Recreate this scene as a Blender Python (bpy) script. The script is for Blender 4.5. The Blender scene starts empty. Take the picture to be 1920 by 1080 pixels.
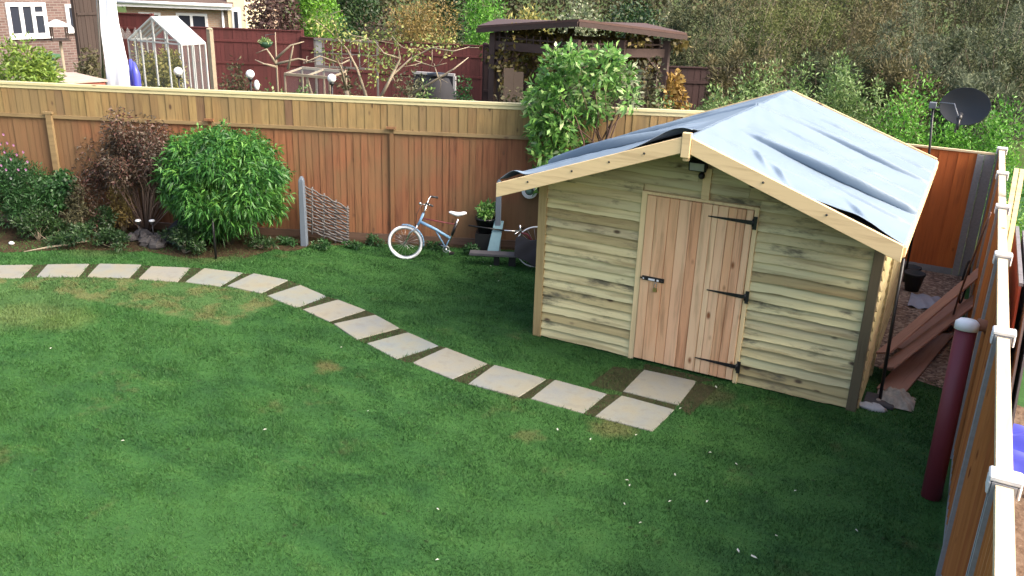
import bpy, math, random
import numpy as np
from mathutils import Vector, Matrix
rng = np.random.default_rng(7); random.seed(7)
S = bpy.context.scene; COL = S.collection
PI = math.pi; R = math.radians

# ------------------------------------------------------------------ camera
CF, CP, CR, CY, CH = 1614.5, 0.34583, 0.036167, -0.481215, 3.896
_cp, _sp, _cy, _sy = math.cos(CP), math.sin(CP), math.cos(CY), math.sin(CY)
FW = np.array([_sy*_cp, _cy*_cp, -_sp]); _rt = np.array([_cy, -_sy, 0.]); _up = np.cross(_rt, FW)
RT = math.cos(CR)*_rt + math.sin(CR)*_up; UP = -math.sin(CR)*_rt + math.cos(CR)*_up
CAM = np.array([0, 0, CH])
cd = bpy.data.cameras.new('camera'); cam = bpy.data.objects.new('camera', cd); COL.objects.link(cam)
cd.sensor_width = 36; cd.lens = CF/1920*36; cd.clip_start = .05; cd.clip_end = 800
m = Matrix([[RT[0], UP[0], -FW[0], 0], [RT[1], UP[1], -FW[1], 0], [RT[2], UP[2], -FW[2], CH], [0, 0, 0, 1]])
cam.matrix_world = m; S.camera = cam

# ------------------------------------------------------------------ world, sun, exposure
SUN_EL, SUN_AZ = 42, 90            # azimuth from +Y towards +X
w = bpy.data.worlds.new('World'); S.world = w; w.use_nodes = True
nt = w.node_tree; bg = nt.nodes['Background']
sky = nt.nodes.new('ShaderNodeTexSky'); sky.sky_type = 'NISHITA'; sky.sun_disc = False
sky.sun_elevation = R(SUN_EL); sky.sun_rotation = R(SUN_AZ); sky.air_density = 1.0; sky.dust_density = 7.0; sky.ozone_density = .4
nt.links.new(sky.outputs[0], bg.inputs[0]); bg.inputs[1].default_value = .15
sl = bpy.data.lights.new('sun', 'SUN'); so = bpy.data.objects.new('sun', sl); COL.objects.link(so)
sl.energy = 1.15; sl.angle = R(28); sl.color = (1, .95, .86)
sd = Vector((math.sin(R(SUN_AZ))*math.cos(R(SUN_EL)), math.cos(R(SUN_AZ))*math.cos(R(SUN_EL)), math.sin(R(SUN_EL))))
so.rotation_euler = sd.to_track_quat('Z', 'Y').to_euler(); so.location = (0, 0, 20)
S.view_settings.view_transform = 'Standard'; S.view_settings.look = 'None'
S.view_settings.exposure = 1.6; S.view_settings.gamma = 1; S.view_settings.use_curve_mapping = False

# ------------------------------------------------------------------ helpers
def ray(px, py):
    return FW + (px-960)/CF*RT - (py-540)/CF*UP
def gp(px, py, z=0.):                       # point of the plane at height z
    d = ray(px, py); t = (z-CH)/d[2]; return CAM + t*d
HD = np.array([_sy, _cy, 0.])
def at(px, py, dist):                       # point at a horizontal distance
    d = ray(px, py); t = dist/(d @ HD); return CAM + t*d
def onY(px, py, Y):
    d = ray(px, py); return CAM + d*(Y/d[1])

class MB:
    def __init__(s): s.v = []; s.f = []; s.n = 0; s.sm = []
    def add(s, v, f, smooth=False):
        s.v.append(np.asarray(v, float).reshape(-1, 3)); s.f += [tuple(i+s.n for i in q) for q in f]
        s.sm += [smooth]*len(f); s.n += len(s.v[-1]); return s
    def box(s, lo, hi, M=None, taper=None):
        x0, y0, z0 = lo; x1, y1, z1 = hi
        v = np.array([(x0,y0,z0),(x1,y0,z0),(x1,y1,z0),(x0,y1,z0),(x0,y0,z1),(x1,y0,z1),(x1,y1,z1),(x0,y1,z1)], float)
        if M is not None: v = np.array([list(M @ Vector(p)) for p in v])
        return s.add(v, [(0,3,2,1),(4,5,6,7),(0,1,5,4),(1,2,6,5),(2,3,7,6),(3,0,4,7)])
    def hexa(s, b, t):                      # four bottom and four top corners
        return s.add(list(b)+list(t), [(0,3,2,1),(4,5,6,7),(0,1,5,4),(1,2,6,5),(2,3,7,6),(3,0,4,7)])
    def beam(s, a, b, wd, th, up=(0, 0, 1)):
        a = Vector(a); b = Vector(b); d = (b-a).normalized(); u = Vector(up)
        if abs(d.dot(u)) > .98: u = Vector((0, 1, 0))
        x = d.cross(u).normalized(); y = x.cross(d).normalized()
        q = [(-1,-1),(1,-1),(1,1),(-1,1)]
        A = [tuple(a+x*i*wd/2+y*j*th/2) for i, j in q]; B = [tuple(b+x*i*wd/2+y*j*th/2) for i, j in q]
        return s.hexa(A, B)
    def tube(s, pts, r, n=8, cap=True, closed=False):
        P = [Vector(p) for p in pts]; L = len(P)
        rr = r if hasattr(r, '__len__') else [r]*L
        V = []; pu = None
        for i, p in enumerate(P):
            if closed: d = P[(i+1) % L]-P[i-1]
            else: d = (P[min(i+1, L-1)]-P[max(i-1, 0)])
            d = d.normalized()
            if pu is None:
                pu = Vector((0, 0, 1)) if abs(d.z) < .9 else Vector((1, 0, 0))
            x = d.cross(pu)
            if x.length < 1e-4: x = d.cross(Vector((0, 1, .3)))
            x = x.normalized(); y = x.cross(d).normalized(); pu = y
            for k in range(n):
                a = 2*PI*k/n; V.append(tuple(p+(x*math.cos(a)+y*math.sin(a))*rr[i]))
        F = []
        for i in range(L if closed else L-1):
            j = (i+1) % L
            for k in range(n):
                k2 = (k+1) % n; F.append((i*n+k, i*n+k2, j*n+k2, j*n+k))
        if cap and not closed:
            F.append(tuple(range(n))[::-1]); F.append(tuple((L-1)*n+k for k in range(n)))
        return s.add(V, F, True)
    def lathe(s, prof, c=(0, 0, 0), n=20, M=None):
        V = []
        for r, z in prof:
            for k in range(n):
                a = 2*PI*k/n; p = (r*math.cos(a), r*math.sin(a), z)
                if M is not None: p = tuple(M @ Vector(p))
                V.append((p[0]+c[0], p[1]+c[1], p[2]+c[2]))
        F = []
        for i in range(len(prof)-1):
            for k in range(n):
                k2 = (k+1) % n; F.append((i*n+k, i*n+k2, (i+1)*n+k2, (i+1)*n+k))
        return s.add(V, F, True)
    def sph(s, c, r, n=12, sc=(1, 1, 1)):
        prof = [(max(1e-4, math.sin(PI*i/n))*r, -math.cos(PI*i/n)*r) for i in range(n+1)]
        V0 = s.n; s.lathe(prof, (0, 0, 0), n)
        s.v[-1] = s.v[-1]*np.array(sc)+np.array(c); return s
    def grid(s, fn, nu, nv, smooth=True):
        V = [fn(i/nu, j/nv) for j in range(nv+1) for i in range(nu+1)]
        F = [(j*(nu+1)+i, j*(nu+1)+i+1, (j+1)*(nu+1)+i+1, (j+1)*(nu+1)+i) for j in range(nv) for i in range(nu)]
        return s.add(V, F, smooth)
    def build(s, name, mat, parent=None, org=(0, 0, 0), bevel=0):
        me = bpy.data.meshes.new(name)
        V = np.concatenate(s.v)-np.asarray(org, float)
        me.from_pydata(V.tolist(), [], s.f); me.polygons.foreach_set('use_smooth', s.sm); me.update()
        o = bpy.data.objects.new(name, me); COL.objects.link(o); me.materials.append(mat)
        if parent: o.parent = parent
        if bevel:
            b = o.modifiers.new('bevel', 'BEVEL'); b.width = bevel; b.segments = 1; b.limit_method = 'ANGLE'
        return o
def quadmesh(name, V, mat, parent=None, k=4):
    """V: (n*k,3) numpy; n separate k-gons"""
    n = len(V)//k; me = bpy.data.meshes.new(name)
    me.vertices.add(n*k); me.vertices.foreach_set('co', V.astype(np.float32).ravel())
    me.loops.add(n*k); me.loops.foreach_set('vertex_index', np.arange(n*k, dtype=np.int32))
    me.polygons.add(n); me.polygons.foreach_set('loop_start', np.arange(0, n*k, k, dtype=np.int32))
    try: me.polygons.foreach_set('loop_total', np.full(n, k, dtype=np.int32))
    except Exception: pass
    me.update(calc_edges=True); me.validate()
    o = bpy.data.objects.new(name, me); COL.objects.link(o); me.materials.append(mat)
    if parent: o.parent = parent
    return o
def tag(o, label=None, cat=None, group=None, kind=None):
    if label: o['label'] = label
    if cat: o['category'] = cat
    if group: o['group'] = group
    if kind: o['kind'] = kind
    return o
def thing(name, label, cat, loc=(0, 0, 0), rz=0, group=None):
    o = bpy.data.objects.new(name, None); COL.objects.link(o); o.empty_display_size = .1
    o.location = loc; o.rotation_euler = (0, 0, rz); return tag(o, label, cat, group)
def copy_tree(o, parent=None):
    c = o.copy(); COL.objects.link(c)
    if parent: c.parent = parent
    for ch in [x for x in bpy.data.objects if x.parent == o]: copy_tree(ch, c)
    return c

# ------------------------------------------------------------------ materials
class N:
    def __init__(s, name):
        s.m = bpy.data.materials.new(name); s.m.use_nodes = True; s.t = s.m.node_tree
        s.b = s.t.nodes['Principled BSDF']; s.out = s.t.nodes['Material Output']
    def n(s, typ, **kw):
        x = s.t.nodes.new(typ)
        for k, v in kw.items(): setattr(x, k, v)
        return x
    def l(s, a, b): s.t.links.new(a, b)
    def inp(s, sock, v):
        if hasattr(v, 'is_output') or isinstance(v, bpy.types.NodeSocket): s.l(v, sock)
        else: sock.default_value = v
    def math(s, op, a, b=0., c=None, clamp=False):
        x = s.n('ShaderNodeMath', operation=op, use_clamp=clamp); s.inp(x.inputs[0], a); s.inp(x.inputs[1], b)
        if c is not None: s.inp(x.inputs[2], c)
        return x.outputs[0]
    def ss(s, v, a, b):
        x = s.n('ShaderNodeMapRange', interpolation_type='SMOOTHSTEP'); s.inp(x.inputs[0], v)
        x.inputs[1].default_value = a; x.inputs[2].default_value = b; return x.outputs[0]
    def mix(s, f, a, b, mode='MIX'):
        x = s.n('ShaderNodeMix', data_type='RGBA', blend_type=mode); s.inp(x.inputs[0], f)
        for i, v in ((6, a), (7, b)):
            if isinstance(v, bpy.types.NodeSocket): s.l(v, x.inputs[i])
            else: x.inputs[i].default_value = (*v, 1)
        return x.outputs[2]
    def obj(s): return s.n('ShaderNodeTexCoord').outputs['Object']
    def pos(s): return s.n('ShaderNodeNewGeometry').outputs['Position']
    def rnd(s): return s.n('ShaderNodeNewGeometry').outputs['Random Per Island']
    def noise(s, vec, scale, detail=3, rough=.55, dist=0.):
        x = s.n('ShaderNodeTexNoise'); s.l(vec, x.inputs['Vector']); x.inputs['Scale'].default_value = scale
        x.inputs['Detail'].default_value = detail; x.inputs['Roughness'].default_value = rough
        x.inputs['Distortion'].default_value = dist; return x.outputs['Fac']
    def mapv(s, vec, scale=(1, 1, 1), add=None):
        x = s.n('ShaderNodeVectorMath', operation='MULTIPLY'); s.l(vec, x.inputs[0]); x.inputs[1].default_value = scale
        o = x.outputs[0]
        if add is not None:
            c = s.n('ShaderNodeCombineXYZ'); 
            for i in range(3): s.l(add, c.inputs[i])
            y = s.n('ShaderNodeVectorMath', operation='ADD'); s.l(o, y.inputs[0]); s.l(c.outputs[0], y.inputs[1]); o = y.outputs[0]
        return o
    def ramp(s, f, stops):
        x = s.n('ShaderNodeValToRGB'); s.l(f, x.inputs[0]); e = x.color_ramp.elements
        e[0].position = stops[0][0]; e[0].color = (*stops[0][1], 1); e[1].position = stops[-1][0]; e[1].color = (*stops[-1][1], 1)
        for p, c in stops[1:-1]:
            q = e.new(p); q.color = (*c, 1)
        return x.outputs[0]
    def bump(s, h, strength=.3, dist=.01):
        x = s.n('ShaderNodeBump'); x.inputs['Strength'].default_value = strength; x.inputs['Distance'].default_value = dist
        s.l(h, x.inputs['Height']); s.l(x.outputs[0], s.b.inputs['Normal'])
    def fin(s, col, rough=.7, metal=0, spec=None):
        s.inp(s.b.inputs['Base Color'], (*col, 1) if isinstance(col, tuple) else col)
        s.inp(s.b.inputs['Roughness'], rough); s.b.inputs['Metallic'].default_value = metal
        if spec is not None: s.b.inputs['Specular IOR Level'].default_value = spec
        return s.m
def plain(name, col, rough=.6, metal=0, var=.15, scale=14):
    n = N(name); f = n.noise(n.obj(), scale, 4)
    c = n.mix(f, tuple(max(0, x*(1-var)) for x in col), tuple(min(1, x*(1+var)) for x in col))
    n.bump(f, .12, .004); return n.fin(c, rough, metal)
def wood(name, cols, axis='z', knots=0., knotcol=(.12, .07, .04), stain=0., staincol=(.1, .09, .06), grain=.35, rough=.75, gs=26, band=None, patch=None):
    """cols: per-board ramp; axis: the board's long direction"""
    n = N(name); r = n.rnd(); o = n.obj()
    r50 = n.math('MULTIPLY', r, 53.)
    sc = {'x': (.06, 1, 1), 'y': (1, .06, 1), 'z': (1, 1, .06)}[axis]
    v = n.mapv(o, sc, r50); g = n.noise(v, gs, 4, .6, .4)
    sc2 = tuple(.2 if q < 1 else 1 for q in sc); v2 = n.mapv(o, sc2, r50); g2 = n.noise(v2, 5, 3, .6)
    k = len(cols); base = n.ramp(n.math('ADD', r, n.math('MULTIPLY', n.math('SUBTRACT', g2, .5), .5), clamp=True), [(i/(k-1), c) for i, c in enumerate(cols)])
    dark = n.mix(1., base, (.48, .42, .36), 'MULTIPLY')
    c = n.mix(n.math('MULTIPLY', n.ss(g, .45, .72), grain*1.6, clamp=True), base, dark)
    c = n.mix(n.math('MULTIPLY', n.ss(g, .5, .2), grain*.6), c, n.mix(1., base, (1.25, 1.25, 1.2), 'MULTIPLY'))
    if patch:
        c = n.mix(n.math('MULTIPLY', n.ss(n.noise(o, .55, 3, .6), .42, .6), .75), c, patch)
    if stain:
        sv = n.noise(n.mapv(o, tuple(.35 if q < 1 else 1.2 for q in sc), r50), 4.2, 5, .7)
        c = n.mix(n.math('MULTIPLY', n.ss(sv, .52, .70), stain), c, staincol)
    if knots:
        vo = n.n('ShaderNodeTexVoronoi'); n.l(n.mapv(o, tuple(.5 if q < 1 else 1 for q in sc), r50), vo.inputs['Vector']); vo.inputs['Scale'].default_value = 5.5
        kk = n.ss(vo.outputs['Distance'], .16, .05)
        sp = n.n('ShaderNodeSeparateColor'); n.l(vo.outputs['Color'], sp.inputs[0])
        sel = n.math('GREATER_THAN', sp.outputs[0], 1-knots)
        c = n.mix(n.math('MULTIPLY', kk, sel), c, knotcol)
    n.bump(g, .35, .004); return n.fin(c, rough)
def leaf(name, cols, trans=.22, rough=.5, noise_scale=2., rw=.7, nw=.9):
    n = N(name); r = n.rnd(); k = len(cols)
    cl = n.noise(n.pos(), noise_scale, 2)
    f = n.math('ADD', n.math('MULTIPLY', r, rw), n.math('MULTIPLY', n.math('SUBTRACT', cl, .35), nw), clamp=True)
    c = n.ramp(f, [(i/(k-1), q) for i, q in enumerate(cols)])
    n.fin(c, rough)
    tr = n.n('ShaderNodeBsdfTranslucent'); n.l(c, tr.inputs[0]); mx = n.n('ShaderNodeMixShader'); mx.inputs[0].default_value = trans
    n.l(n.b.outputs[0], mx.inputs[1]); n.l(tr.outputs[0], mx.inputs[2]); n.l(mx.outputs[0], n.out.inputs[0]); return n.m

M = {}
M['bark'] = plain('bark', (.10, .075, .05), .9, var=.4)
M['bark_pale'] = plain('bark_pale', (.25, .21, .15), .9, var=.35)
M['twig'] = plain('twig', (.13, .08, .06), .9, var=.3)
M['concrete'] = plain('concrete', (.42, .42, .42), .9, var=.2, scale=40)
M['concrete_post'] = plain('concrete_post', (.26, .26, .27), .9, var=.25, scale=30)
M['cap_white'] = plain('cap_white', (.6, .6, .6), .7, var=.1)
M['black'] = plain('black_metal', (.012, .012, .014), .4, var=.2)
M['black_rubber'] = plain('black_rubber', (.02, .02, .022), .7)
M['dark_felt'] = plain('dark_felt', (.012, .013, .02), .9)
M['white_paint'] = plain('white_paint', (.75, .76, .78), .4, var=.05)
M['upvc'] = plain('upvc_white', (.8, .81, .84), .35, var=.03)
M['chrome'] = plain('chrome', (.6, .6, .6), .25, 1)
M['brass'] = plain('brass', (.6, .45, .22), .35, 1)
M['steel'] = plain('steel', (.45, .46, .48), .35, 1)
M['blue_paint'] = plain('blue_paint', (.14, .27, .42), .4)
M['pale_blue'] = plain('pale_blue_paint', (.17, .29, .33), .6)
M['blue_grey'] = plain('blue_grey_paint', (.10, .125, .16), .8, var=.12)
M['maroon'] = plain('maroon_plastic', (.15, .022, .035), .55, var=.12, scale=5)
M['cap_shade'] = plain('cap_shade_brown', (.25, .1, .05), .8)  # brown that stands for shade on the pipe cap
M['terracotta'] = plain('terracotta', (.28, .1, .05), .85)
M['stone'] = plain('stone', (.06, .055, .055), .9, var=.4)
M['grey_bag'] = plain('grey_bag', (.012, .012, .016), .85, var=.3)
M['sack'] = plain('sack_cloth', (.33, .29, .24), .95, var=.5, scale=30)
M['dish'] = plain('dish_grey', (.013, .016, .022), .55, var=.08)
M['dish_arm'] = plain('dish_arm_grey', (.12, .13, .15), .4)
M['pink'] = plain('pink_petal', (.65, .28, .5), .6)
M['petal'] = plain('white_petal', (.5, .5, .44), .6)
M['red_brick_low'] = plain('red_wall', (.35, .1, .07), .85)

# ------------------------------------------------------------------ lawn and ground
def lawn_material(name, blades=False):
    n = N(name); p = n.pos()
    big = n.noise(p, .55, 3); mid = n.noise(n.mapv(p, (1, 2.0, 1)), 1.9, 4, .6); fine = n.noise(p, 26, 3, .7); tiny = n.noise(p, 110, 2, .6)
    c = n.ramp(mid, [(.22, (.012, .047, .012)), (.42, (.020, .070, .016)), (.58, (.029, .092, .020)), (.82, (.050, .114, .027))])
    c = n.mix(n.math('MULTIPLY', n.ss(big, .4, .65), .45), c, (.040, .110, .024))
    c = n.mix(n.math('MULTIPLY', n.ss(fine, .5, .8), .5), c, (.010, .036, .010))
    c = n.mix(n.math('MULTIPLY', n.ss(tiny, .55, .8), .35), c, (.065, .125, .045))
    sx = n.n('ShaderNodeSeparateXYZ'); n.l(p, sx.inputs[0])
    wob = n.math('MULTIPLY', n.math('SUBTRACT', n.noise(p, 6, 3), .5), .14)
    def half(a, b, soft=.05):              # 1 on the left of a->b
        (ax, ay), (bx, by) = a, b; L = math.hypot(bx-ax, by-ay)
        nx, ny = -(by-ay)/L, (bx-ax)/L
        d = n.math('ADD', n.math('ADD', n.math('MULTIPLY', sx.outputs[0], nx), n.math('MULTIPLY', sx.outputs[1], ny)), -(ax*nx+ay*ny))
        return n.ss(n.math('ADD', d, wob), -soft, soft)
    g = lambda x, y: tuple(gp(x, y)[:2])
    A, B_, C_, D_ = g(0, 628), g(178, 566), g(425, 612), g(512, 572)
    # paler strip of turf beside the upper path
    m1 = half(A, B_, .12); m1 = n.math('MULTIPLY', m1, half(g(150, 700), g(215, 520), .5)) 
    m2 = n.math('MULTIPLY', half(B_, C_), half(C_, D_)); 
    pale = n.math('MAXIMUM', m1, m2)
    north = half(g(0, 700), g(700, 690), .6)
    south = n.math('MULTIPLY', half(g(540, 548), g(300, 520), .06), half(g(300, 522), g(0, 520), .06)); pale = n.math('MULTIPLY', pale, south); m2 = n.math('MULTIPLY', m2, south)
    pale = n.math('MULTIPLY', pale, north)
    c = n.mix(n.math('MULTIPLY', pale, .5), c, (.068, .125, .04))
    dry = n.math('MULTIPLY', n.math('MULTIPLY', m2, north), n.ss(n.noise(p, 3.2, 4, .65), .46, .62))
    c = n.mix(n.math('MULTIPLY', dry, .42), c, (.17, .13, .06))
    vs = n.n('ShaderNodeTexVoronoi'); n.l(p, vs.inputs['Vector']); vs.inputs['Scale'].default_value = 6.5; sp_ = n.n('ShaderNodeSeparateColor'); n.l(vs.outputs['Color'], sp_.inputs[0])
    c = n.mix(n.math('MULTIPLY', n.math('MULTIPLY', n.ss(vs.outputs['Distance'], .16, .07), n.math('GREATER_THAN', sp_.outputs[0], .72)), .55), c, (.02, .022, .010))
    br = n.ss(n.noise(p, 1.25, 4, .7), .60, .72)
    c = n.mix(n.math('MULTIPLY', br, .3), c, (.11, .09, .04))
    def blob(px, py, r, amt, col):
        nonlocal c
        q = gp(px, py); dx = n.math('SUBTRACT', sx.outputs[0], q[0]); dy = n.math('SUBTRACT', sx.outputs[1], q[1])
        d = n.math('SQRT', n.math('ADD', n.math('MULTIPLY', dx, dx), n.math('MULTIPLY', dy, dy)))
        d = n.math('ADD', d, n.math('MULTIPLY', wob, 2.2)); c = n.mix(n.math('MULTIPLY', n.ss(d, r, r*.3), amt), c, col)
    for a in [(612, 690, .2, .5, (.13, .09, .04)), (990, 818, .18, .35, (.13, .10, .045)), (1150, 800, .3, .45, (.15, .11, .05)),
              (400, 470, .8, .4, (.08, .05, .03)), (200, 460, .8, .35, (.07, .05, .03)), (1330, 740, .35, .5, (.09, .065, .035)),
              (120, 600, .5, .3, (.14, .16, .05)), (30, 590, .5, .3, (.15, .17, .06)), (1190, 720, .5, .35, (.08, .06, .03))]:
        blob(*a)
    # bump from the fine noise
    n.bump(fine, .5, .02)
    n.fin(c, .75 if not blades else .6, spec=.2)
    return n.m
M['lawn'] = lawn_material('lawn_turf')
M['blade'] = lawn_material('grass_blade', True)
def ground_mat(name, cols, scale=9, bumpd=.03):
    n = N(name); p = n.pos(); f = n.noise(p, scale, 6, .7); g = n.noise(p, scale*.12, 3)
    c = n.ramp(n.math('ADD', n.math('MULTIPLY', f, .65), n.math('MULTIPLY', g, .35)), [(.3+.4*i/(len(cols)-1), q) for i, q in enumerate(cols)])
    n.bump(f, .8, bumpd); return n.fin(c, .95, spec=.1)
M['soil'] = ground_mat('soil', [(.018, .014, .009), (.045, .03, .018), (.085, .055, .034)], 14)
M['joint'] = ground_mat('worn_turf', [(.018, .022, .010), (.035, .035, .017), (.06, .052, .03)], 14)
M['earth_side'] = ground_mat('dug_earth', [(.07, .045, .03), (.14, .095, .065), (.25, .19, .14)], 11, .05)
M['meadow'] = ground_mat('rough_ground', [(.03, .055, .015), (.05, .08, .02), (.09, .085, .04)], 3)
M['patio'] = ground_mat('patio', [(.3, .23, .2), (.38, .3, .26), (.46, .38, .33)], 5, .003)

def sheet(name, pts, z, mat, kind='structure'):
    mb = MB(); n = len(pts); mb.add([(x, y, z) for x, y in pts], [tuple(range(n))]); o = mb.build(name, mat); tag(o, kind=kind); return o
b = MB(); b.grid(lambda u, v: ((u-.5)*900, (v-.5)*900+100, 0), 12, 12); o = b.build('ground', M['meadow']); tag(o, kind='structure')

FA, FB = 13.9, .46                          # left fence line: y = FA + FB x
FANG = math.atan(FB); FD = np.array([math.cos(FANG), math.sin(FANG), 0]); FN = np.array([math.sin(FANG), -math.cos(FANG), 0])
def fy(x): return FA+FB*x
sheet('lawn', [(-24, -6), (.4, -6), (.4, 13.7), (-.43, 13.7), (-24, fy(-24))], .004, M['lawn'])
# planted bed along the fence
def F(s, off, z=0.):                        # s metres along the fence from x=-8, off metres in front of it
    p = np.array([-8, fy(-8), 0])+FD*s+FN*off; return (p[0], p[1], z)
bed = [F(-9, 0)[:2]]
for s_, o_ in [(-9, 1.9), (-6, 1.75), (-4.9, 1.5), (-4, 1.25), (-3.2, 1.15), (-2.4, 1.3), (-1.7, 1.15), (-1.1, .75), (-.6, .4), (.2, .2), (1.5, .17), (3, .2), (4.2, .4), (4.6, 1.0), (6.5, .8)]:
    for j in range(3):
        bed.append(F(s_+j*.15, o_+random.uniform(-.05, .05))[:2])
bed.append(F(6.8, 0)[:2])
sheet('planting_bed', bed, .009, M['soil'])
# gravel strip behind the shed
gn = N('gravel'); v = gn.n('ShaderNodeTexVoronoi'); gn.l(gn.pos(), v.inputs['Vector']); v.inputs['Scale'].default_value = 28
sc = gn.n('ShaderNodeSeparateColor'); gn.l(v.outputs['Color'], sc.inputs[0])
gn.bump(gn.math('SUBTRACT', 1., v.outputs['Distance']), .8, .02)
M['gravel'] = gn.fin(gn.ramp(sc.outputs[0], [(0, (.10, .06, .045)), (.5, (.2, .13, .09)), (1, (.36, .27, .2))]), .9)
sheet('gravel_strip', [(-.6, 9.6), (.34, 9.3), (.34, 13.66), (-.6, 13.66)], .012, M['gravel'])
sheet('dug_ground', [(.46, -6), (3.2, -6), (3.0, 9.0), (2.2, 9.6), (1.2, 9.2), (.46, 9.6)], .008, M['earth_side'])
sheet('neighbour_lawn', [(.46, 9.6), (1.2, 9.2), (2.2, 9.6), (3, 9), (14, 9), (14, 24), (.46, 24)], .006, M['lawn'])

# ------------------------------------------------------------------ slabs
SLABS = [[(-12,500),(70,497),(38,523),(-45,524)], [(89,497),(168,496),(148,521),(68,521)],[(186,496),(266,498),(243,523),(163,521)],[(283,500),(358,503),(333,530),(258,525)],[(383,504),(456,513),(413,539),(347,530)],[(476,514),(541,527),(490,552),(425,538)],
[(563,535),(614,557),(556,579),(500,556)],[(634,563),(686,583),(617,605),(567,582)],[(704,592),(750,617),(669,639),(625,609)],[(765,624),(824,650),(743,675),(687,645)],[(836,653),(915,684),(848,713),(772,682)],[(927,686),(1025,713),(972,747),(877,722)],
[(1040,713),(1139,740),(1094,777),(994,749)],[(1165,743),(1265,770),(1223,811),(1114,783)],[(1207,695),(1307,717),(1272,762),(1167,736)]]
def slab_fit(q):
    P = [gp(*a)[:2] for a in q]; c = sum(P)/4
    if q is SLABS[0]: P = [gp(*a)[:2] for a in SLABS[1]]; off = c*0+gp(12, 510)[:2]-sum(P)/4; P = [p+off for p in P]; c = sum(P)/4
    return P, c
TOPS = []
sn = N('paving_slab'); p_ = sn.pos(); f1 = sn.noise(p_, 3, 4, .6); f2 = sn.noise(p_, 60, 3, .7); f3 = sn.noise(p_, 8, 4, .6)
oi = sn.n('ShaderNodeObjectInfo').outputs['Random']
c_ = sn.ramp(f1, [(.3, (.15, .175, .185)), (.45, (.185, .20, .178)), (.6, (.205, .203, .152)), (.75, (.205, .188, .125))])
c_ = sn.mix(sn.math('MULTIPLY', oi, .4), c_, (.235, .205, .165)); c_ = sn.mix(sn.math('MULTIPLY', sn.ss(f2, .45, .7), .3), c_, (.155, .145, .125))
c_ = sn.mix(sn.math('MULTIPLY', sn.ss(f3, .52, .68), .45), c_, (.16, .15, .12)); sn.bump(f2, .25, .004)
M['slab'] = sn.fin(c_, .85)
ordn = ['first', 'second', 'third', 'fourth', 'fifth', 'sixth', 'seventh', 'eighth', 'ninth', 'tenth', 'eleventh', 'twelfth', 'thirteenth']
n_path = len(SLABS)-1
for i, q in enumerate(SLABS):
    P, c = slab_fit(q); TOPS.append(P)
    zb, zt = -.03, .011+.003*((i*7) % 3)
    b = MB(); e = .985
    P2 = []
    for k in range(4):
        a, d = np.array(P[k]), np.array(P[(k+1) % 4]); nseg = 5
        for j in range(nseg):
            t = j/nseg; pt = a*(1-t)+d*t; P2.append(c+(pt-c)*(1-(0.004 if j else .014)-random.random()*.006))
    n_ = len(P2); bt = [(x-c[0], y-c[1], zb) for x, y in P2][::-1]
    mid = [(x-c[0], y-c[1], zt-.006) for x, y in P2]; top = [((x-c[0])*e, (y-c[1])*e, zt) for x, y in P2]
    V = [(x-c[0], y-c[1], zb) for x, y in P2]+mid+top
    Fc = [tuple(range(n_))[::-1], tuple(2*n_+k for k in range(n_))]
    for k in range(n_):
        k2 = (k+1) % n_; Fc += [(k, k2, n_+k2, n_+k), (n_+k, n_+k2, 2*n_+k2, 2*n_+k)]
    b.add(V, Fc); o = b.build('paving_slab', M['slab']); o.location = (c[0], c[1], 0)
    if i == n_path: lab = 'square paving slab directly in front of the shed door, one step nearer the door than the path'
    elif i == n_path-1: lab = 'last paving slab at the right end of the curving path, touching the doorstep slab'
    elif i == 0: lab = 'paving slab at the left end of the path, cut by the edge of the photo'
    else: lab = 'pale square paving slab, %s of the curving path counted from the left' % ordn[i]
    tag(o, lab, 'paving slab', 'stepping slabs across the lawn')
# bare soil joints round the slabs
ji = []
for k in range(len(TOPS)-2): ji.append([TOPS[k][1], TOPS[k+1][0], TOPS[k+1][3], TOPS[k][2]])
ji.append([TOPS[-1][3], TOPS[-1][2], TOPS[-2][1], TOPS[-2][0]])
e0, e1 = TOPS[-1], TOPS[-2]; ji.append([e0[1], e0[1]+np.array([.22, -.05]), e1[1]+np.array([.16, -.02]), e0[2]]); ji.append([e0[0]+np.array([-.05, .16]), e0[1]+np.array([.2, .14]), e0[1], e0[0]])
ji.append([e0[0]+np.array([-.3, -.1]), e0[0], e0[3], e0[3]+np.array([-.35, -.05])])
b = MB()
for k, P in enumerate(ji):
    Q = []; c = sum(P)/4
    for e_ in range(4):
        for t in (0, .2, .4, .6, .8): Q.append(np.array(P[e_])*(1-t)+np.array(P[(e_+1) % 4])*t)
    Q = [c+(q-c)*random.uniform(.97, 1.06) for q in Q]
    b.add([(x, y, .0065+.0002*k) for x, y in Q], [tuple(range(len(Q)))])
tag(b.build('bare_soil', M['joint']), kind='structure')

# ------------------------------------------------------------------ grass blades
SX0, SY0, SW = -4.005, 8.35, 3.488; SXM = SX0+SW/2; SX1 = SX0+SW; SYB = 12.0
def inside(P, poly):
    poly = np.array(poly); r = np.zeros(len(P), bool); j = len(poly)-1
    for i in range(len(poly)):
        xi, yi = poly[i]; xj, yj = poly[j]
        c = ((yi > P[:, 1]) != (yj > P[:, 1])) & (P[:, 0] < (xj-xi)*(P[:, 1]-yi)/(yj-yi+1e-12)+xi)
        r ^= c; j = i
    return r
NB = 520000
u = rng.random(NB*2); 
P = np.stack([rng.uniform(-15, .36, NB*2), 2.6+9.8*rng.random(NB*2)], 1)
dist = np.hypot(P[:, 0], P[:, 1]); 
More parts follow.
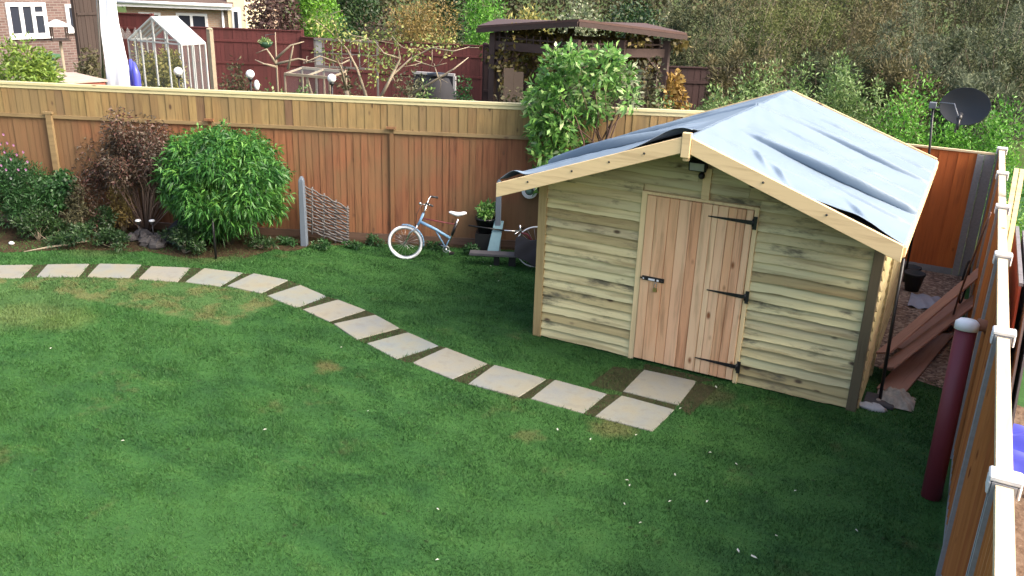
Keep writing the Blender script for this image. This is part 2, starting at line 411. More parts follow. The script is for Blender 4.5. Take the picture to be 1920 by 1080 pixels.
# keep only the part of the lawn the camera sees (with a margin for a step aside)
d3 = np.stack([P[:, 0], P[:, 1], np.zeros(len(P))], 1)-CAM; zz = d3@FW; xx = d3@RT/zz*CF; yy = d3@UP/zz*CF
ok = (np.abs(xx) < 1060) & (np.abs(yy) < 640) & (P[:, 1] < FA+FB*P[:, 0]-.15)
ok &= rng.random(len(P)) < np.clip(7.5/dist, .35, 1)
ok &= ~((P[:, 0] > SX0-.0) & (P[:, 0] < SX1) & (P[:, 1] > SY0) & (P[:, 1] < SYB))
ok &= ~((P[:, 0] > -.62) & (P[:, 1] > 9.5))
inb = inside(P, bed); ok &= ~(inb & (rng.random(len(P)) < .6))
for Pq in TOPS:
    c = sum(Pq)/4; ok &= ~inside(P, [c+(p-c)*.97 for p in Pq])
for Pj in ji: ok &= ~(inside(P, Pj) & (rng.random(len(P)) < .62))
P = P[ok][:NB]; n_ = len(P)
pn = np.sin(P[:, 0]*5.1+2*np.sin(P[:, 1]*3.3))*np.sin(P[:, 1]*6.2+1.5*np.sin(P[:, 0]*4.1)); h = rng.uniform(.010, .028, n_)*(1+.7*(rng.random(n_) < .05))*(1.1+.45*pn); wd = rng.uniform(.0022, .004, n_)*np.clip(np.hypot(P[:, 0], P[:, 1])/6, 1, 2.2); a = rng.uniform(0, 2*PI, n_); ln = rng.uniform(.2, 1.1, n_)*h; a2 = rng.uniform(0, 2*PI, n_)
V = np.zeros((n_, 3, 3)); V[:, 0, 0] = P[:, 0]-np.cos(a)*wd; V[:, 0, 1] = P[:, 1]-np.sin(a)*wd; V[:, 1, 0] = P[:, 0]+np.cos(a)*wd; V[:, 1, 1] = P[:, 1]+np.sin(a)*wd
V[:, 2, 0] = P[:, 0]+np.cos(a2)*ln; V[:, 2, 1] = P[:, 1]+np.sin(a2)*ln; V[:, 2, 2] = h; V[:, :2, 2] = .002
tag(quadmesh('grass', V.reshape(-1, 3), M['blade'], k=3), 'short mown green grass of the lawn', 'grass', kind='stuff')

# ------------------------------------------------------------------ shed
M['shed_board'] = wood('shed_board', [(.40, .32, .15), (.55, .46, .23), (.68, .60, .33), (.60, .56, .31), (.48, .39, .23)], 'x', .6, (.09, .06, .03), .95, (.10, .09, .055), .5, gs=14)
M['shed_side'] = wood('shed_side_board', [(.40, .33, .16), (.5, .43, .22), (.46, .36, .2)], 'y', .3, stain=.3, grain=.5)
M['post_wood'] = wood('treated_post', [(.33, .24, .10), (.38, .28, .13)], 'z', .2, grain=.4)
M['post_dark'] = wood('dark_post', [(.085, .07, .04), (.12, .095, .055)], 'z', .2, grain=.4)
M['pine'] = wood('pine_fascia', [(.74, .54, .28), (.8, .6, .33)], 'x', .15, (.2, .12, .06), grain=.22)
M['door_wood'] = wood('door_board', [(.72, .38, .20), (.80, .48, .28), (.84, .60, .36), (.76, .43, .23)], 'z', .4, (.25, .09, .03), grain=.4, gs=20)
M['door_edge'] = wood('door_frame_wood', [(.74, .56, .30), (.8, .62, .34)], 'z', .15, (.2, .12, .06), grain=.2)
shed = thing('garden_shed', 'new pale timber garden shed with bluish sheeted roof standing on the lawn', 'shed', (SXM, SY0, 0))
SO = (SXM, SY0, 0)
SL = .362; ZR = 2.585                       # slope and ridge height of the deck
def roofz(x): return ZR-SL*abs(x-SXM)
def waney(b, x0, x1, z, hb, y, rnd, axis='x', sgn=1, side=None):
    """one overlapping board with a slightly wandering lower edge"""
    n = max(2, int(abs(x1-x0)/.06)); L = []; ph = rnd.random()*6; am = rnd.uniform(.0015, .0055); 
    V = []
    for i in range(n+1):
        t = i/n; x = x0+(x1-x0)*t; wv = am*(math.sin(ph+x*4.1)+.7*math.sin(ph*2+x*9.3)+.5*math.sin(ph*3+x*23))+rnd.uniform(-.003, .003)
        for (yy_, zz_) in ((-.052, z+wv), (-.038, z+hb*.5), (-.006, z+hb+.012), (0, z+hb+.012), (-.004, z+wv)):
            V.append((x, y+yy_*sgn, zz_) if axis == 'x' else (y-yy_*sgn, x, zz_))
    Fc = []
    for i in range(n):
        for k in range(5):
            k2 = (k+1) % 5; q = (i*5+k, (i+1)*5+k, (i+1)*5+k2, i*5+k2); Fc.append(q)
    Fc += [tuple(range(5)), tuple(n*5+k for k in range(5))[::-1]]
    b.add(V, Fc)
rb = random.Random(3)
bh = .102
DX0, DX1, DZ = -2.86, -1.66, 1.885
b = MB(); z = .02; i = 0
while z < 2.5:
    def segs(x0, x1):
        out = [x0]; x = x0
        while True:
            x += rb.uniform(.7, 1.9)
            if x > x1-.35: break
            out.append(x)
        out.append(x1); return [(out[k]+.0015, out[k+1]-.0015) for k in range(len(out)-1)]
    zt = z+bh
    half_w = min(SW/2-.02, (ZR-.02-zt)/SL)
    if half_w > .1:
        spans = [(SXM-half_w, SXM+half_w)]
        if z < DZ-.02: spans = [(SXM-half_w, DX0), (DX1, SXM+half_w)]
        for (u0, u1) in spans:
            for (s0, s1) in segs(u0, u1): waney(b, s0, s1, z, bh, SY0, rb)
    z += bh; i += 1
# filler boards following the gable
b.build('front_wall', M['shed_board'], shed, SO)
b = MB(); v = [(SX0+.01, SY0+.012, 0), (SX1-.01, SY0+.012, 0), (SX1-.01, SY0+.012, roofz(SX1)-.03), (SXM, SY0+.012, ZR-.03), (SX0+.01, SY0+.012, roofz(SX0)-.03)]
v2 = [(x, y+.03, z_) for x, y, z_ in v]; b.add(v+v2, [(0, 1, 2, 3, 4), (9, 8, 7, 6, 5), (0, 5, 6, 1), (1, 6, 7, 2), (2, 7, 8, 3), (3, 8, 9, 4), (4, 9, 5, 0)])
b.build('gable_lining', M['shed_board'], shed, SO)
for nm, X, sg in (('side_wall', SX0, -1), ('side_wall', SX1, 1)):
    b = MB(); z = .02
    while z+bh < roofz(SX0)-.02:
        waney(b, SY0+.01, SYB-.02, z, bh, X, rb, 'y', sg); z += bh
    b.box((X-.02*sg-.012, SY0+.02, 0), (X-.02*sg+.012, SYB, roofz(SX0)-.04)); b.build(nm, M['shed_side'], shed, SO)
b = MB(); z = .02
v = [(SX0+.01, SYB, 0), (SX1-.01, SYB, 0), (SX1-.01, SYB, roofz(SX1)-.03), (SXM, SYB, ZR-.03), (SX0+.01, SYB, roofz(SX0)-.03)]
v2 = [(x, y+.03, z_) for x, y, z_ in v]; b.add(v+v2, [(0, 1, 2, 3, 4), (9, 8, 7, 6, 5), (0, 5, 6, 1), (1, 6, 7, 2), (2, 7, 8, 3), (3, 8, 9, 4), (4, 9, 5, 0)])
b.build('back_wall', M['shed_side'], shed, SO)
b = MB(); b.box((SX0-.035, SY0-.06, 0), (SX0+.065, SY0+.02, roofz(SX0)-.02)); b.build('corner_post', M['post_wood'], shed, SO, .004)
b = MB(); b.box((SX1-.06, SY0-.065, 0), (SX1+.035, SY0+.02, roofz(SX1)-.02)); o = b.build('corner_post', M['post_dark'], shed, SO, .004); o['label'] = 'dark weathered corner post'
# side wall: sawn upright and vent
b = MB(); b.box((SX1+.032, SY0+.9, 0), (SX1+.07, SY0+1.0, 1.85)); b.build('side_batten', M['shed_side'], shed, SO)
b = MB(); Mx = Matrix.Translation((SX1+.036, SY0+.28, 1.12)) @ Matrix.Rotation(PI/2, 4, 'Y')
b.lathe([(0, .012), (.05, .012), (.06, 0), (.045, -.02), (0, -.02)], n=14, M=Mx); b.v[-1] = b.v[-1]*1; b.build('wall_vent', M['black'], shed, SO)
# roof deck and sheeting
YF, YB = SY0-.66, SY0-.685+4.52; XO = .2
XL, XR = SX0-XO, SX1+XO
for sg, xe in ((-1, XL), (1, XR)):
    b = MB(); zt = roofz(xe)
    b.hexa([(SXM, YF, ZR-.03), (xe, YF, zt-.03), (xe, YB, zt-.03), (SXM, YB, ZR-.03)], [(SXM, YF, ZR), (xe, YF, zt), (xe, YB, zt), (SXM, YB, ZR)])
    b.build('roof_deck', M['dark_felt'], shed, SO)
tn = N('roof_sheeting'); to = tn.obj(); t1 = tn.noise(tn.mapv(to, (.35, 1, 1)), 9, 4, .6, 1.0); t2 = tn.noise(to, 1.3, 3)
t3 = tn.noise(tn.mapv(to, (1, .5, 1)), 40, 2)
tc = tn.mix(t2, (.145, .20, .265), (.195, .25, .315)); tc = tn.mix(tn.math('MULTIPLY', tn.ss(t1, .62, .75), .2), tc, (.12, .16, .25))
tn.bump(tn.math('ADD', t1, tn.math('MULTIPLY', t3, .25)), .16, .02); M['sheeting'] = tn.fin(tc, .5, spec=.3)
def folds(u, v, sg):
    """u ridge->eave 0..1, v front->back 0..1; height of the loose sheet over the deck and its overhang towards the front"""
    h = .012+.002*math.sin(9*v+3*u); dy = 0
    F_ = ((.10, .020, .010, .03, .05, .75), (.235, .12, .012, .035, .10, 1.08), (.315, .05, .030, -.01, .10, .55), (.40, .035, .009, .05, .35, 1.), (.47, .045, .010, -.02, .2, .85), (.60, .06, .011, .03, -.1, 1.08), (.69, .02, .009, .0, .2, .6), (.77, .045, .010, .02, .3, 1.05), (.88, .03, .014, -.01, .0, .5), (.165, .028, .009, .01, .45, 1.05))
    for v0, a_, wd_, dv, ua, ub in F_:
        vv = v0+dv*u+.007*math.sin(u*7+v0*30); d = v-vv
        t = min(1, max(0, (u-ua)/.12))*min(1, max(0, (ub-u)/.12)); e = a_*t*(.7+.3*math.sin(6*u+v0*17))
        g = math.exp(-(d/(wd_*2.6))**2) if d > 0 else math.exp(-(d/(wd_*.5))**2)
        h += e*g; dy -= 1.1*e*math.exp(-(d/(wd_*1.1))**2)
    h += .0022*math.sin(37*v+11*math.sin(5*u))*math.sin(5*u+1)+.0015*math.sin(61*v+9*u)
    if sg < 0:
        fr = math.exp(-(v/.05)**2)
        h += fr*(.085*math.exp(-((u-.10)/.12)**2)+.085*math.exp(-((u-.93)/.07)**2))*1.0
        h += .03*math.exp(-((v-.1)/.03)**2)*u
    else:
        fr = math.exp(-(v/.03)**2); h += fr*.05*math.exp(-((u-.8)/.13)**2)
        for uc, vc in ((.78, .06), (.42, .05), (.30, .09)):
            h += .045*math.exp(-(((u-uc)*2.0+(v-vc)*2.6)/.030)**2)*math.exp(-((v-vc)/.035)**2)
    return h, dy*min(1, v/.05)
for sg in (-1, 1):
    xe = XL-.02 if sg < 0 else XR+.01
    def fs(u_, v_, sg=sg, xe=xe):
        x = SXM+(xe-SXM)*u_; y = YF-.0+(YB-YF+.02)*v_
        if sg < 0 and v_ < .08:
            y += .22*(1-v_/.08)*math.exp(-((u_-.11)/.11)**2)+.05*(1-v_/.08)*math.exp(-((u_-.93)/.06)**2)
        hh, dy_ = folds(u_, v_, sg); y += dy_; z_ = ZR-SL*abs(x-SXM)+hh
        return (x, y, z_)
    b = MB(); b.grid(fs, 90, 340); o = b.build('roof_sheeting', M['sheeting'], shed, SO)
    sm = o.modifiers.new('thick', 'SOLIDIFY'); sm.thickness = .003
# fascia boards
for sg, xe in ((-1, XL-.015), (1, XR+.0)):
    b = MB(); yb0, yb1 = YF-.045, YF-.012; xi = SXM+sg*.045; D_ = .15
    zt = lambda x: roofz(x)+.018
    A = [(xi, yb0, zt(xi)-D_), (xe, yb0, zt(xe)-D_), (xe, yb1, zt(xe)-D_), (xi, yb1, zt(xi)-D_)]; B = [(x, y, z_+D_) for x, y, z_ in A]
    b.hexa(A, B); o = b.build('fascia_board', M['pine'], shed, SO, .004)
    for t in (.12, .3, .5, .75) if sg < 0 else (.3, .6):
        s_ = MB(); x = xi+(xe-xi)*(t+.06); s_.sph((x, yb0-.001, zt(x)-D_*.45), .011, 6)
        s_.build('nail', M['black'], o, SO)
    # back fascia
    b = MB(); b.hexa([(x, y+4.53, z_) for x, y, z_ in A], [(x, y+4.53, z_+.012) for x, y, z_ in B]); b.build('fascia_board', M['pine'], shed, SO)
b = MB(); b.box((SXM-.043, YF-.055, ZR-.185), (SXM+.043, YF-.008, ZR+.045)); b.box((SXM-.03, YF-.02, ZR-.22), (SXM+.03, YF+.02, ZR-.17)); b.build('apex_block', M['pine'], shed, SO, .006)
for sg, xe in ((1, XR), (-1, XL)):
    b = MB(); b.box((xe-.005, YF, roofz(xe)-.09), (xe+.022, YB, roofz(xe)-.005)); b.build('eaves_board', M['pine'], shed, SO)
# rafters and ridge under the overhang
b = MB(); b.box((SXM-.02, YF, ZR-.15), (SXM+.02, YB, ZR-.035)); b.build('ridge_beam', M['post_wood'], shed, SO)
# door with frame
b = MB(); b.box((DX0, SY0-.062, .0), (DX0+.06, SY0+.0, DZ)); b.box((DX1-.045, SY0-.062, .0), (DX1, SY0+.0, DZ)); b.box((DX0+.06, SY0-.060, DZ-.03), (DX1-.045, SY0, DZ))
b.build('door_frame', M['door_edge'], shed, SO, .003)
b = MB(); xs = DX0+.064; k = 0; wdt = [.1, .14, .1, .125, .1, .11, .06, .1, .085, .085, .07]; tot = DX1-.049-xs; sc_ = tot/sum(wdt)
for w_ in wdt:
    w2 = w_*sc_; b.box((xs+.002, SY0-.075-.002*(k % 2), .035), (xs+w2-.002, SY0-.04, DZ-.034)); xs += w2; k += 1
door = b.build('door', M['door_wood'], shed, SO, .004)
b = MB(); b.box((DX0+.066, SY0-.04, .04), (DX1-.05, SY0-.03, DZ-.04)); o = b.build('door_backing', M['post_wood'], door); o.location = (-SO[0], -SO[1], 0)
def hinge(px, py, xt, yt):
    p0 = onY(px, py, SY0-.08); p1 = onY(xt, yt, SY0-.08); x0, z0 = p0[0], p0[2]; x1 = p1[0]
    b = MB(); y = SY0-.079
    b.hexa([(x0, y, z0-.022), (x1, y, z0-.005), (x1, y-.006, z0-.005), (x0, y-.006, z0-.022)], [(x0, y, z0+.022), (x1, y, z0+.005), (x1, y-.006, z0+.005), (x0, y-.006, z0+.022)])
    b.box((x0+.001, y-.009, z0-.065), (x0+.038, y+.0, z0+.065)); b.tube([(x0+.0, y-.008, z0-.035), (x0+.0, y-.008, z0+.035)], .011, 8)
    for t in (.15, .5, .8): b.sph((x0+(x1-x0)*t, y-.007, z0), .006, 6)
    return b.build('hinge', M['black'], door, (0, 0, 0))
for a in ((1412, 418, 1328, 406), (1397, 557, 1325, 545), (1381, 688, 1303, 670)):
    hinge(*a).location = (-SO[0], -SO[1], 0)
pb = onY(1225, 524, SY0-.09); b = MB(); y = SY0-.079
b.box((pb[0]-.125, y-.012, pb[2]-.022), (pb[0]+.115, y, pb[2]+.022)); b.tube([(pb[0]-.14, y-.018, pb[2]), (pb[0]+.1, y-.018, pb[2])], .009, 8); bolt = b.build('lock_bolt', M['black'], door, SO)
for u0, u1, hz in ((-.05, .02, .011), (.04, .065, .011), (-.112, -.098, .008)):
    b = MB(); b.box((pb[0]+u0, y-.0285, pb[2]-hz), (pb[0]+u1, y-.0275, pb[2]+hz)); b.build('white_marking', M['white_paint'], bolt, SO)
pl = thing('padlock', 'small brass padlock hanging from the black bolt of the shed door', 'padlock', (pb[0]+.03, SY0-.1, pb[2]-.13))
b = MB(); b.box((-.022, -.008, 0), (.022, .010, .045)); b.build('lock_body', M['brass'], pl, bevel=.004)
b = MB(); b.tube([(-.014, 0, .04), (-.014, 0, .085), (-.007, 0, .1), (.007, 0, .1), (.014, 0, .085), (.014, 0, .04)], .004, 6); b.build('shackle', M['steel'], pl)
# upright batten above the door and cover strip
b = MB(); b.box((-2.245, SY0-.066, DZ+.003), (-2.165, SY0-.02, 2.2)); b.build('gable_batten', M['pine'], shed, SO)
# security light on the gable
pL = onY(1313, 303, SY0-.06)
lt = thing('security_light', 'black floodlight with sensor fixed high on the shed gable', 'light', (pL[0]+.0, SY0-.04, pL[2]-.06))
b = MB(); b.hexa([(-.09, -.10, -.03), (.09, -.10, -.03), (.08, 0, 0), (-.08, 0, 0)], [(-.09, -.12, .07), (.09, -.12, .07), (.08, 0, .12), (-.08, 0, .12)]); b.build('housing', M['black'], lt, bevel=.008)
b = MB(); b.hexa([(-.07, -.115, -.015), (.07, -.115, -.015), (.07, -.108, -.015), (-.07, -.108, -.015)], [(-.07, -.128, .058), (.07, -.128, .058), (.07, -.12, .058), (-.07, -.12, .058)]); b.build('glass', plain('lamp_glass', (.45, .45, .45), .3), lt)
b = MB(); b.sph((.04, -.06, -.07), .035, 10); b.box((.025, -.05, -.06), (.055, -.01, .0)); b.build('sensor', M['black'], lt)

# ------------------------------------------------------------------ left fence
M['fence_low'] = wood('fence_red_board', [(.16, .062, .028), (.20, .076, .033), (.215, .088, .038), (.185, .085, .036), (.205, .074, .032)], 'z', .45, (.09, .04, .018), .45, (.13, .085, .035), .5, patch=(.15, .088, .04))
M['fence_up'] = wood('fence_upper_board', [(.18, .105, .042), (.245, .155, .06), (.29, .2, .08), (.22, .15, .058), (.13, .07, .04)], 'z', .6, (.06, .03, .015), .4, (.12, .09, .04), .45, patch=(.17, .12, .055))
M['fence_rail'] = wood('fence_rail', [(.19, .13, .065), (.24, .17, .08)], 'x', .2, grain=.3)
M['fence_cap'] = wood('fence_cap', [(.5, .45, .25), (.56, .5, .3)], 'x', .1, grain=.2)
def board_fence(root, x0, x1, zb, zt, mat, name, y=0., bw=.105, rnd=random, lean=.004):
    b = MB(); x = x0
    while x < x1:
        w_ = min(bw*rnd.uniform(.85, 1.12), x1-x); j = rnd.uniform(-.004, .004); l = rnd.uniform(-lean, lean)
        # feather edge: thick on one side, thin on the other
        A = [(x, y-.017+j, zb), (x+w_+.012, y-.009+j, zb), (x+w_+.012, y, zb), (x, y-.004, zb)]
        B = [(x+l, y-.017+j, zt), (x+w_+.012+l, y-.009+j, zt), (x+w_+.012+l, y, zt), (x+l, y-.004, zt)]
        b.hexa(A, B); x += w_
    return b.build(name, mat, root)
lf = thing('garden_fence', 'long weathered closeboard fence with paler upper boards along the left side', 'fence', F(0, 0), FANG)
S0, S1 = -10.5, 6.9
def sF(px, zz): # s coordinate on the fence for a pixel column at height zz
    lo, hi = S0-6, S1+3
    for _ in range(40):
        m_ = (lo+hi)/2; p = np.array(F(m_, 0, zz)); d = p-CAM
        if (960+CF*(d@RT)/(d@FW)) < px: lo = m_
        else: hi = m_
    return lo
rf = random.Random(5)
board_fence(lf, S0, S1, .12, 1.69, M['fence_low'], 'lower_boards', 0, .10, rf)
board_fence(lf, S0, S1, 1.72, 2.15, M['fence_up'], 'upper_boards', -.01, .12, rf)
# a few boards left unstained, darker
b = MB(); b.box((S0, -.045, 1.672), (S1, -.024, 1.722)); b.box((S0, .01, 1.66), (S1, .06, 1.73)); b.build('middle_rail', M['fence_rail'], lf)
b = MB(); b.box((S0, -.05, 2.152), (S1, .03, 2.19)); b.box((S0, -.03, 2.1), (S1, -.034, 2.15)); b.build('capping', M['fence_cap'], lf)
b = MB(); b.box((S0, -.02, 0), (S1, .02, .115)); b.build('gravel_board', wood('gravel_board', [(.08, .05, .035), (.12, .07, .045)], 'x'), lf)
b = MB(); b.box((S0, .02, .3), (S1, .06, .38)); b.box((S0, .02, 1.3), (S1, .06, 1.38)); b.build('back_rail', M['fence_rail'], lf)
for px, big_ in ((95, 1), (395, .7), (735, .7), (-230, .7)):
    s_ = sF(px, 1.75); b = MB()
    hw = .042 if big_ == 1 else .03; b.box((s_-hw, -.085 if big_ == 1 else -.045, 0), (s_+hw, -.026, 1.74)); b.box((s_-.07, -.09, 1.742), (s_+.07, -.048, 1.775))
    o = b.build('fence_post', M['fence_rail'] if big_ == 1 else M['fence_low'], lf)

# ------------------------------------------------------------------ back fence (orange) and right fence
M['orange'] = wood('orange_board', [(.42, .10, .02), (.52, .13, .027), (.6, .17, .035), (.46, .11, .022)], 'z', .15, (.15, .04, .01), .25, (.2, .05, .015), .25)
M['orange_r'] = wood('orange_board_right', [(.44, .17, .05), (.52, .22, .07), (.40, .14, .045)], 'z', .15, (.2, .06, .02), .2, (.2, .09, .04), .3)
M['pale_cap'] = wood('pale_cap_rail', [(.62, .47, .28), (.68, .54, .34)], 'x', .3, (.2, .1, .05), grain=.25)
bf = thing('orange_fence', 'freshly stained orange closeboard fence closing the gap behind the shed', 'fence', (.3, 13.7, 0))
board_fence(bf, -1.7, -.17, .1, 1.80, M['orange'], 'fence_boards', 0, .125, rf)
b = MB(); b.box((-1.7, -.035, 1.803), (.05, .02, 1.83)); b.build('capping', M['pale_cap'], bf)
b = MB(); b.box((-.165, -.06, 0), (-.075, .02, 1.79)); b.box((-.07, -.03, 0), (.06, .03, 1.8)); b.build('concrete_post', M['concrete_post'], bf)
b = MB(); b.box((-1.7, -.02, 0), (-.17, .02, .098)); b.build('gravel_board', M['concrete_post'], bf)
b = MB(); b.box((-1.7, .032, .5), (0, .07, .58)); b.box((-1.7, .004, 1.4), (0, .05, 1.48)); b.build('back_rail', M['pale_cap'], bf)

rx = .42
rfn = thing('side_fence', 'orange panel fence with white capped concrete posts along the right edge', 'fence', (rx, 0, 0))
ys = [.06, 2.01, 3.96, 5.92, 7.86, 9.80, 11.75, 13.72]
for i in range(len(ys)):
    y = ys[i]; b = MB()
    b.box((-.05, y-.055, 0), (.05, y-.018, 1.885)); b.box((-.05, y+.018, 0), (.05, y+.055, 1.885)); b.box((-.02, y-.018, 0), (.02, y+.018, 1.885))
    post = b.build('concrete_post', M['concrete_post'], rfn)
    b = MB(); b.box((-.066, y-.052, 1.887), (.068, y+.052, 1.916)); b.box((-.066, y-.052, 1.82), (-.052, y+.052, 1.887)); b.box((.054, y-.052, 1.82), (.068, y+.052, 1.887)); b.build('post_cap', M['cap_white'], post, bevel=.008)
for i in range(len(ys)-1):
    b = MB(); y = ys[i]+.055
    while y < ys[i+1]-.055:
        w_ = min(.118*rf.uniform(.9, 1.1), ys[i+1]-.055-y)
        A = [(-.03, y, .13), (-.018, y+w_+.008, .13), (-.006, y+w_+.008, .13), (-.006, y, .13)]; b.hexa(A, [(p[0], p[1], 1.84) for p in A]); y += w_
    b.build('fence_panel', M['orange_r'], rfn)
    b = MB(); b.box((-.006, ys[i]+.055, 1.3), (.03, ys[i+1]-.055, 1.38)); b.box((-.006, ys[i]+.055, .4), (.03, ys[i+1]-.055, .48)); b.build('panel_rail', M['orange_r'], rfn)
    b = MB(); b.box((-.035, ys[i]+.058, 1.842), (.035, ys[i+1]-.058, 1.88)); b.build('capping_rail', wood('cap_rail_y', [(.62, .48, .3), (.7, .57, .38)], 'y', .25, (.3, .12, .05), grain=.25) if i == 0 else bpy.data.materials['cap_rail_y'], rfn)
    b = MB(); b.box((-.025, ys[i]+.056, 0), (.02, ys[i+1]-.056, .128)); b.build('gravel_board', M['concrete_post'], rfn)

# ------------------------------------------------------------------ foliage
def leaves(C, Rr, n, ln, wd, outw=.8, droop=0., upw=0., curl=.15, rg=rng):
    """C,Rr clump centres and radii -> n leaf quads"""
    C = np.asarray(C); Rr = np.asarray(Rr).reshape(len(C), -1)
    wgt = Rr.mean(1)**2; k = rg.choice(len(C), n, p=wgt/wgt.sum())
    d = rg.normal(size=(n, 3)); d /= np.linalg.norm(d, axis=1)[:, None]
    rad = rg.random(n)**.45; P = C[k]+d*Rr[k]*rad[:, None]
    a = d*outw+rg.normal(size=(n, 3))*.55; a[:, 2] += upw-droop; a /= np.linalg.norm(a, axis=1)[:, None]
    s = np.cross(a, rg.normal(size=(n, 3))); s /= np.linalg.norm(s, axis=1)[:, None]+1e-9
    L = ln*rg.uniform(.6, 1.25, n)[:, None]; W = wd*rg.uniform(.7, 1.2, n)[:, None]
    nn = np.cross(a, s)
    V = np.zeros((n, 4, 3)); V[:, 0] = P; V[:, 1] = P+a*L*.45+s*W*.5+nn*L*curl*.3; V[:, 2] = P+a*L; V[:, 3] = P+a*L*.45-s*W*.5+nn*L*curl*.3
    V[:, 2, 2] -= (L[:, 0])*curl*.6
    V[:, :, 2] = np.maximum(V[:, :, 2], .012)
    return V.reshape(-1, 3)
def crown(c, Rd, k, cr=.36, lo=.5, hi=.85, rg=rng):
    d = rg.normal(size=(k, 3)); d /= np.linalg.norm(d, axis=1)[:, None]
    r = rg.uniform(lo, hi, k)[:, None]; C = np.array(c)+d*r*np.array(Rd); Rr = np.array(Rd)*cr*rg.uniform(.7, 1.3, k)[:, None]
    return C, Rr
def branches(root, base, C, r0=.03, mat=None, name='trunk', fork=.35, extra=(), rg=rng, n=5):
    b = MB(); base = np.array(base, float)
    for c in C:
        mid = base+(c-base)*fork+rg.normal(size=3)*.06*np.linalg.norm(c-base)*[1, 1, .3]
        m2 = (mid+c)/2+rg.normal(size=3)*.05*np.linalg.norm(c-base)
        b.tube([base+rg.normal(size=3)*[r0*.6, r0*.6, 0], mid, m2, c], [r0, r0*.6, r0*.4, r0*.15], n)
    return b.build(name, mat or M['bark'], root)
def shrub(name, label, cat, base, h, w, d, n, ln, wd, mat, z0=0.1, k=26, cr=.36, group=None, stem=.025, outw=.8, droop=0., upw=0., lo=.45, hi=.8, curl=.15, stem_mat=None, nst=9, trunk='stems', rg=None):
    rg = rg or rng
    root = thing(name, label, cat, (base[0], base[1], 0), 0, group)
    C, Rr = crown((0, 0, (h+z0)/2), (w/2, d/2, (h-z0)/2), k, cr, lo, hi, rg)
    V = leaves(C, Rr, n, ln, wd, outw, droop, upw, curl, rg)
    quadmesh('crown', V, mat, root)
    branches(root, (0, 0, 0), C[:nst], stem, stem_mat, trunk, rg=rg)
    return root
M['lf_bamboo'] = leaf('leaf_bright_green', [(.012, .055, .014), (.03, .125, .022), (.065, .21, .034), (.17, .36, .06)], .3)
M['lf_laurel'] = leaf('leaf_laurel', [(.035, .11, .025), (.10, .25, .05), (.22, .42, .10), (.6, .68, .36)], .3, .35)  # palest stop paints whitish highlights into the leaf colour
M['lf_berberis'] = leaf('leaf_berberis', [(.025, .022, .015), (.05, .038, .026), (.085, .062, .038), (.10, .034, .03), (.06, .075, .03)], .15)
M['lf_dark'] = leaf('leaf_dark_green', [(.008, .025, .008), (.02, .055, .015), (.04, .085, .02)], .2)
M['lf_cosmos'] = leaf('leaf_cosmos', [(.01, .04, .012), (.025, .085, .022), (.05, .13, .035)], .25)
M['lf_olive'] = leaf('leaf_olive', [(.022, .024, .012), (.06, .06, .028), (.11, .10, .045), (.18, .16, .08)], .25, .7, 1.1, .45, 1.3)
M['lf_thicket'] = [leaf('leaf_thicket_brown', [(.028, .028, .013), (.075, .07, .03), (.13, .115, .05), (.19, .165, .08)], .2, .8, 1.6, .4, 2.2), leaf('leaf_thicket_olive', [(.022, .032, .01), (.065, .085, .026), (.13, .155, .045), (.21, .24, .075)], .25, .8, 1.4, .4, 2.2),
  leaf('leaf_thicket_grey', [(.03, .042, .026), (.075, .095, .055), (.13, .155, .09), (.2, .23, .14)], .25, .8, 1.8, .4, 2.1), leaf('leaf_thicket_dark', [(.012, .02, .01), (.035, .05, .022), (.07, .085, .035), (.11, .12, .05)], .2, .8, 1.7, .5, 2.0)]
M['lf_olive2'] = leaf('leaf_grey_olive', [(.03, .038, .02), (.08, .09, .045), (.16, .165, .085), (.32, .32, .18)], .25, noise_scale=.9)
M['lf_wild'] = leaf('leaf_wild', [(.04, .085, .026), (.105, .19, .052), (.22, .33, .11), (.44, .50, .28)], .3)
M['lf_lush'] = leaf('leaf_lush', [(.025, .10, .014), (.07, .22, .025), (.14, .36, .04), (.25, .48, .09)], .35)
M['lf_yellow'] = leaf('leaf_yellow', [(.08, .09, .02), (.22, .22, .05), (.40, .36, .09), (.5, .46, .2)], .3)
M['lf_ygreen'] = leaf('leaf_yellow_green', [(.04, .07, .02), (.12, .18, .04), (.26, .30, .08), (.45, .42, .14)], .3)
M['lf_gold'] = leaf('leaf_golden', [(.10, .075, .02), (.22, .16, .05), (.34, .25, .08)], .3)
M['lf_vine'] = leaf('leaf_vine', [(.05, .04, .015), (.12, .10, .03), (.26, .2, .06), (.5, .42, .2)], .3)
M['lf_orange'] = leaf('leaf_orange', [(.16, .09, .025), (.36, .23, .06), (.5, .38, .15)], .3)
M['lf_lime'] = leaf('leaf_lime', [(.05, .14, .01), (.12, .3, .02), (.2, .42, .04)], .3)
M['lf_conifer'] = leaf('leaf_conifer', [(.05, .10, .015), (.13, .22, .03), (.26, .34, .06)], .2)
M['lf_red'] = leaf('leaf_brown_red', [(.03, .018, .015), (.07, .035, .03), (.13, .07, .06)], .2)
M['lf_pale'] = leaf('leaf_pale_variegated', [(.06, .09, .04), (.2, .24, .13), (.5, .5, .38)], .3)

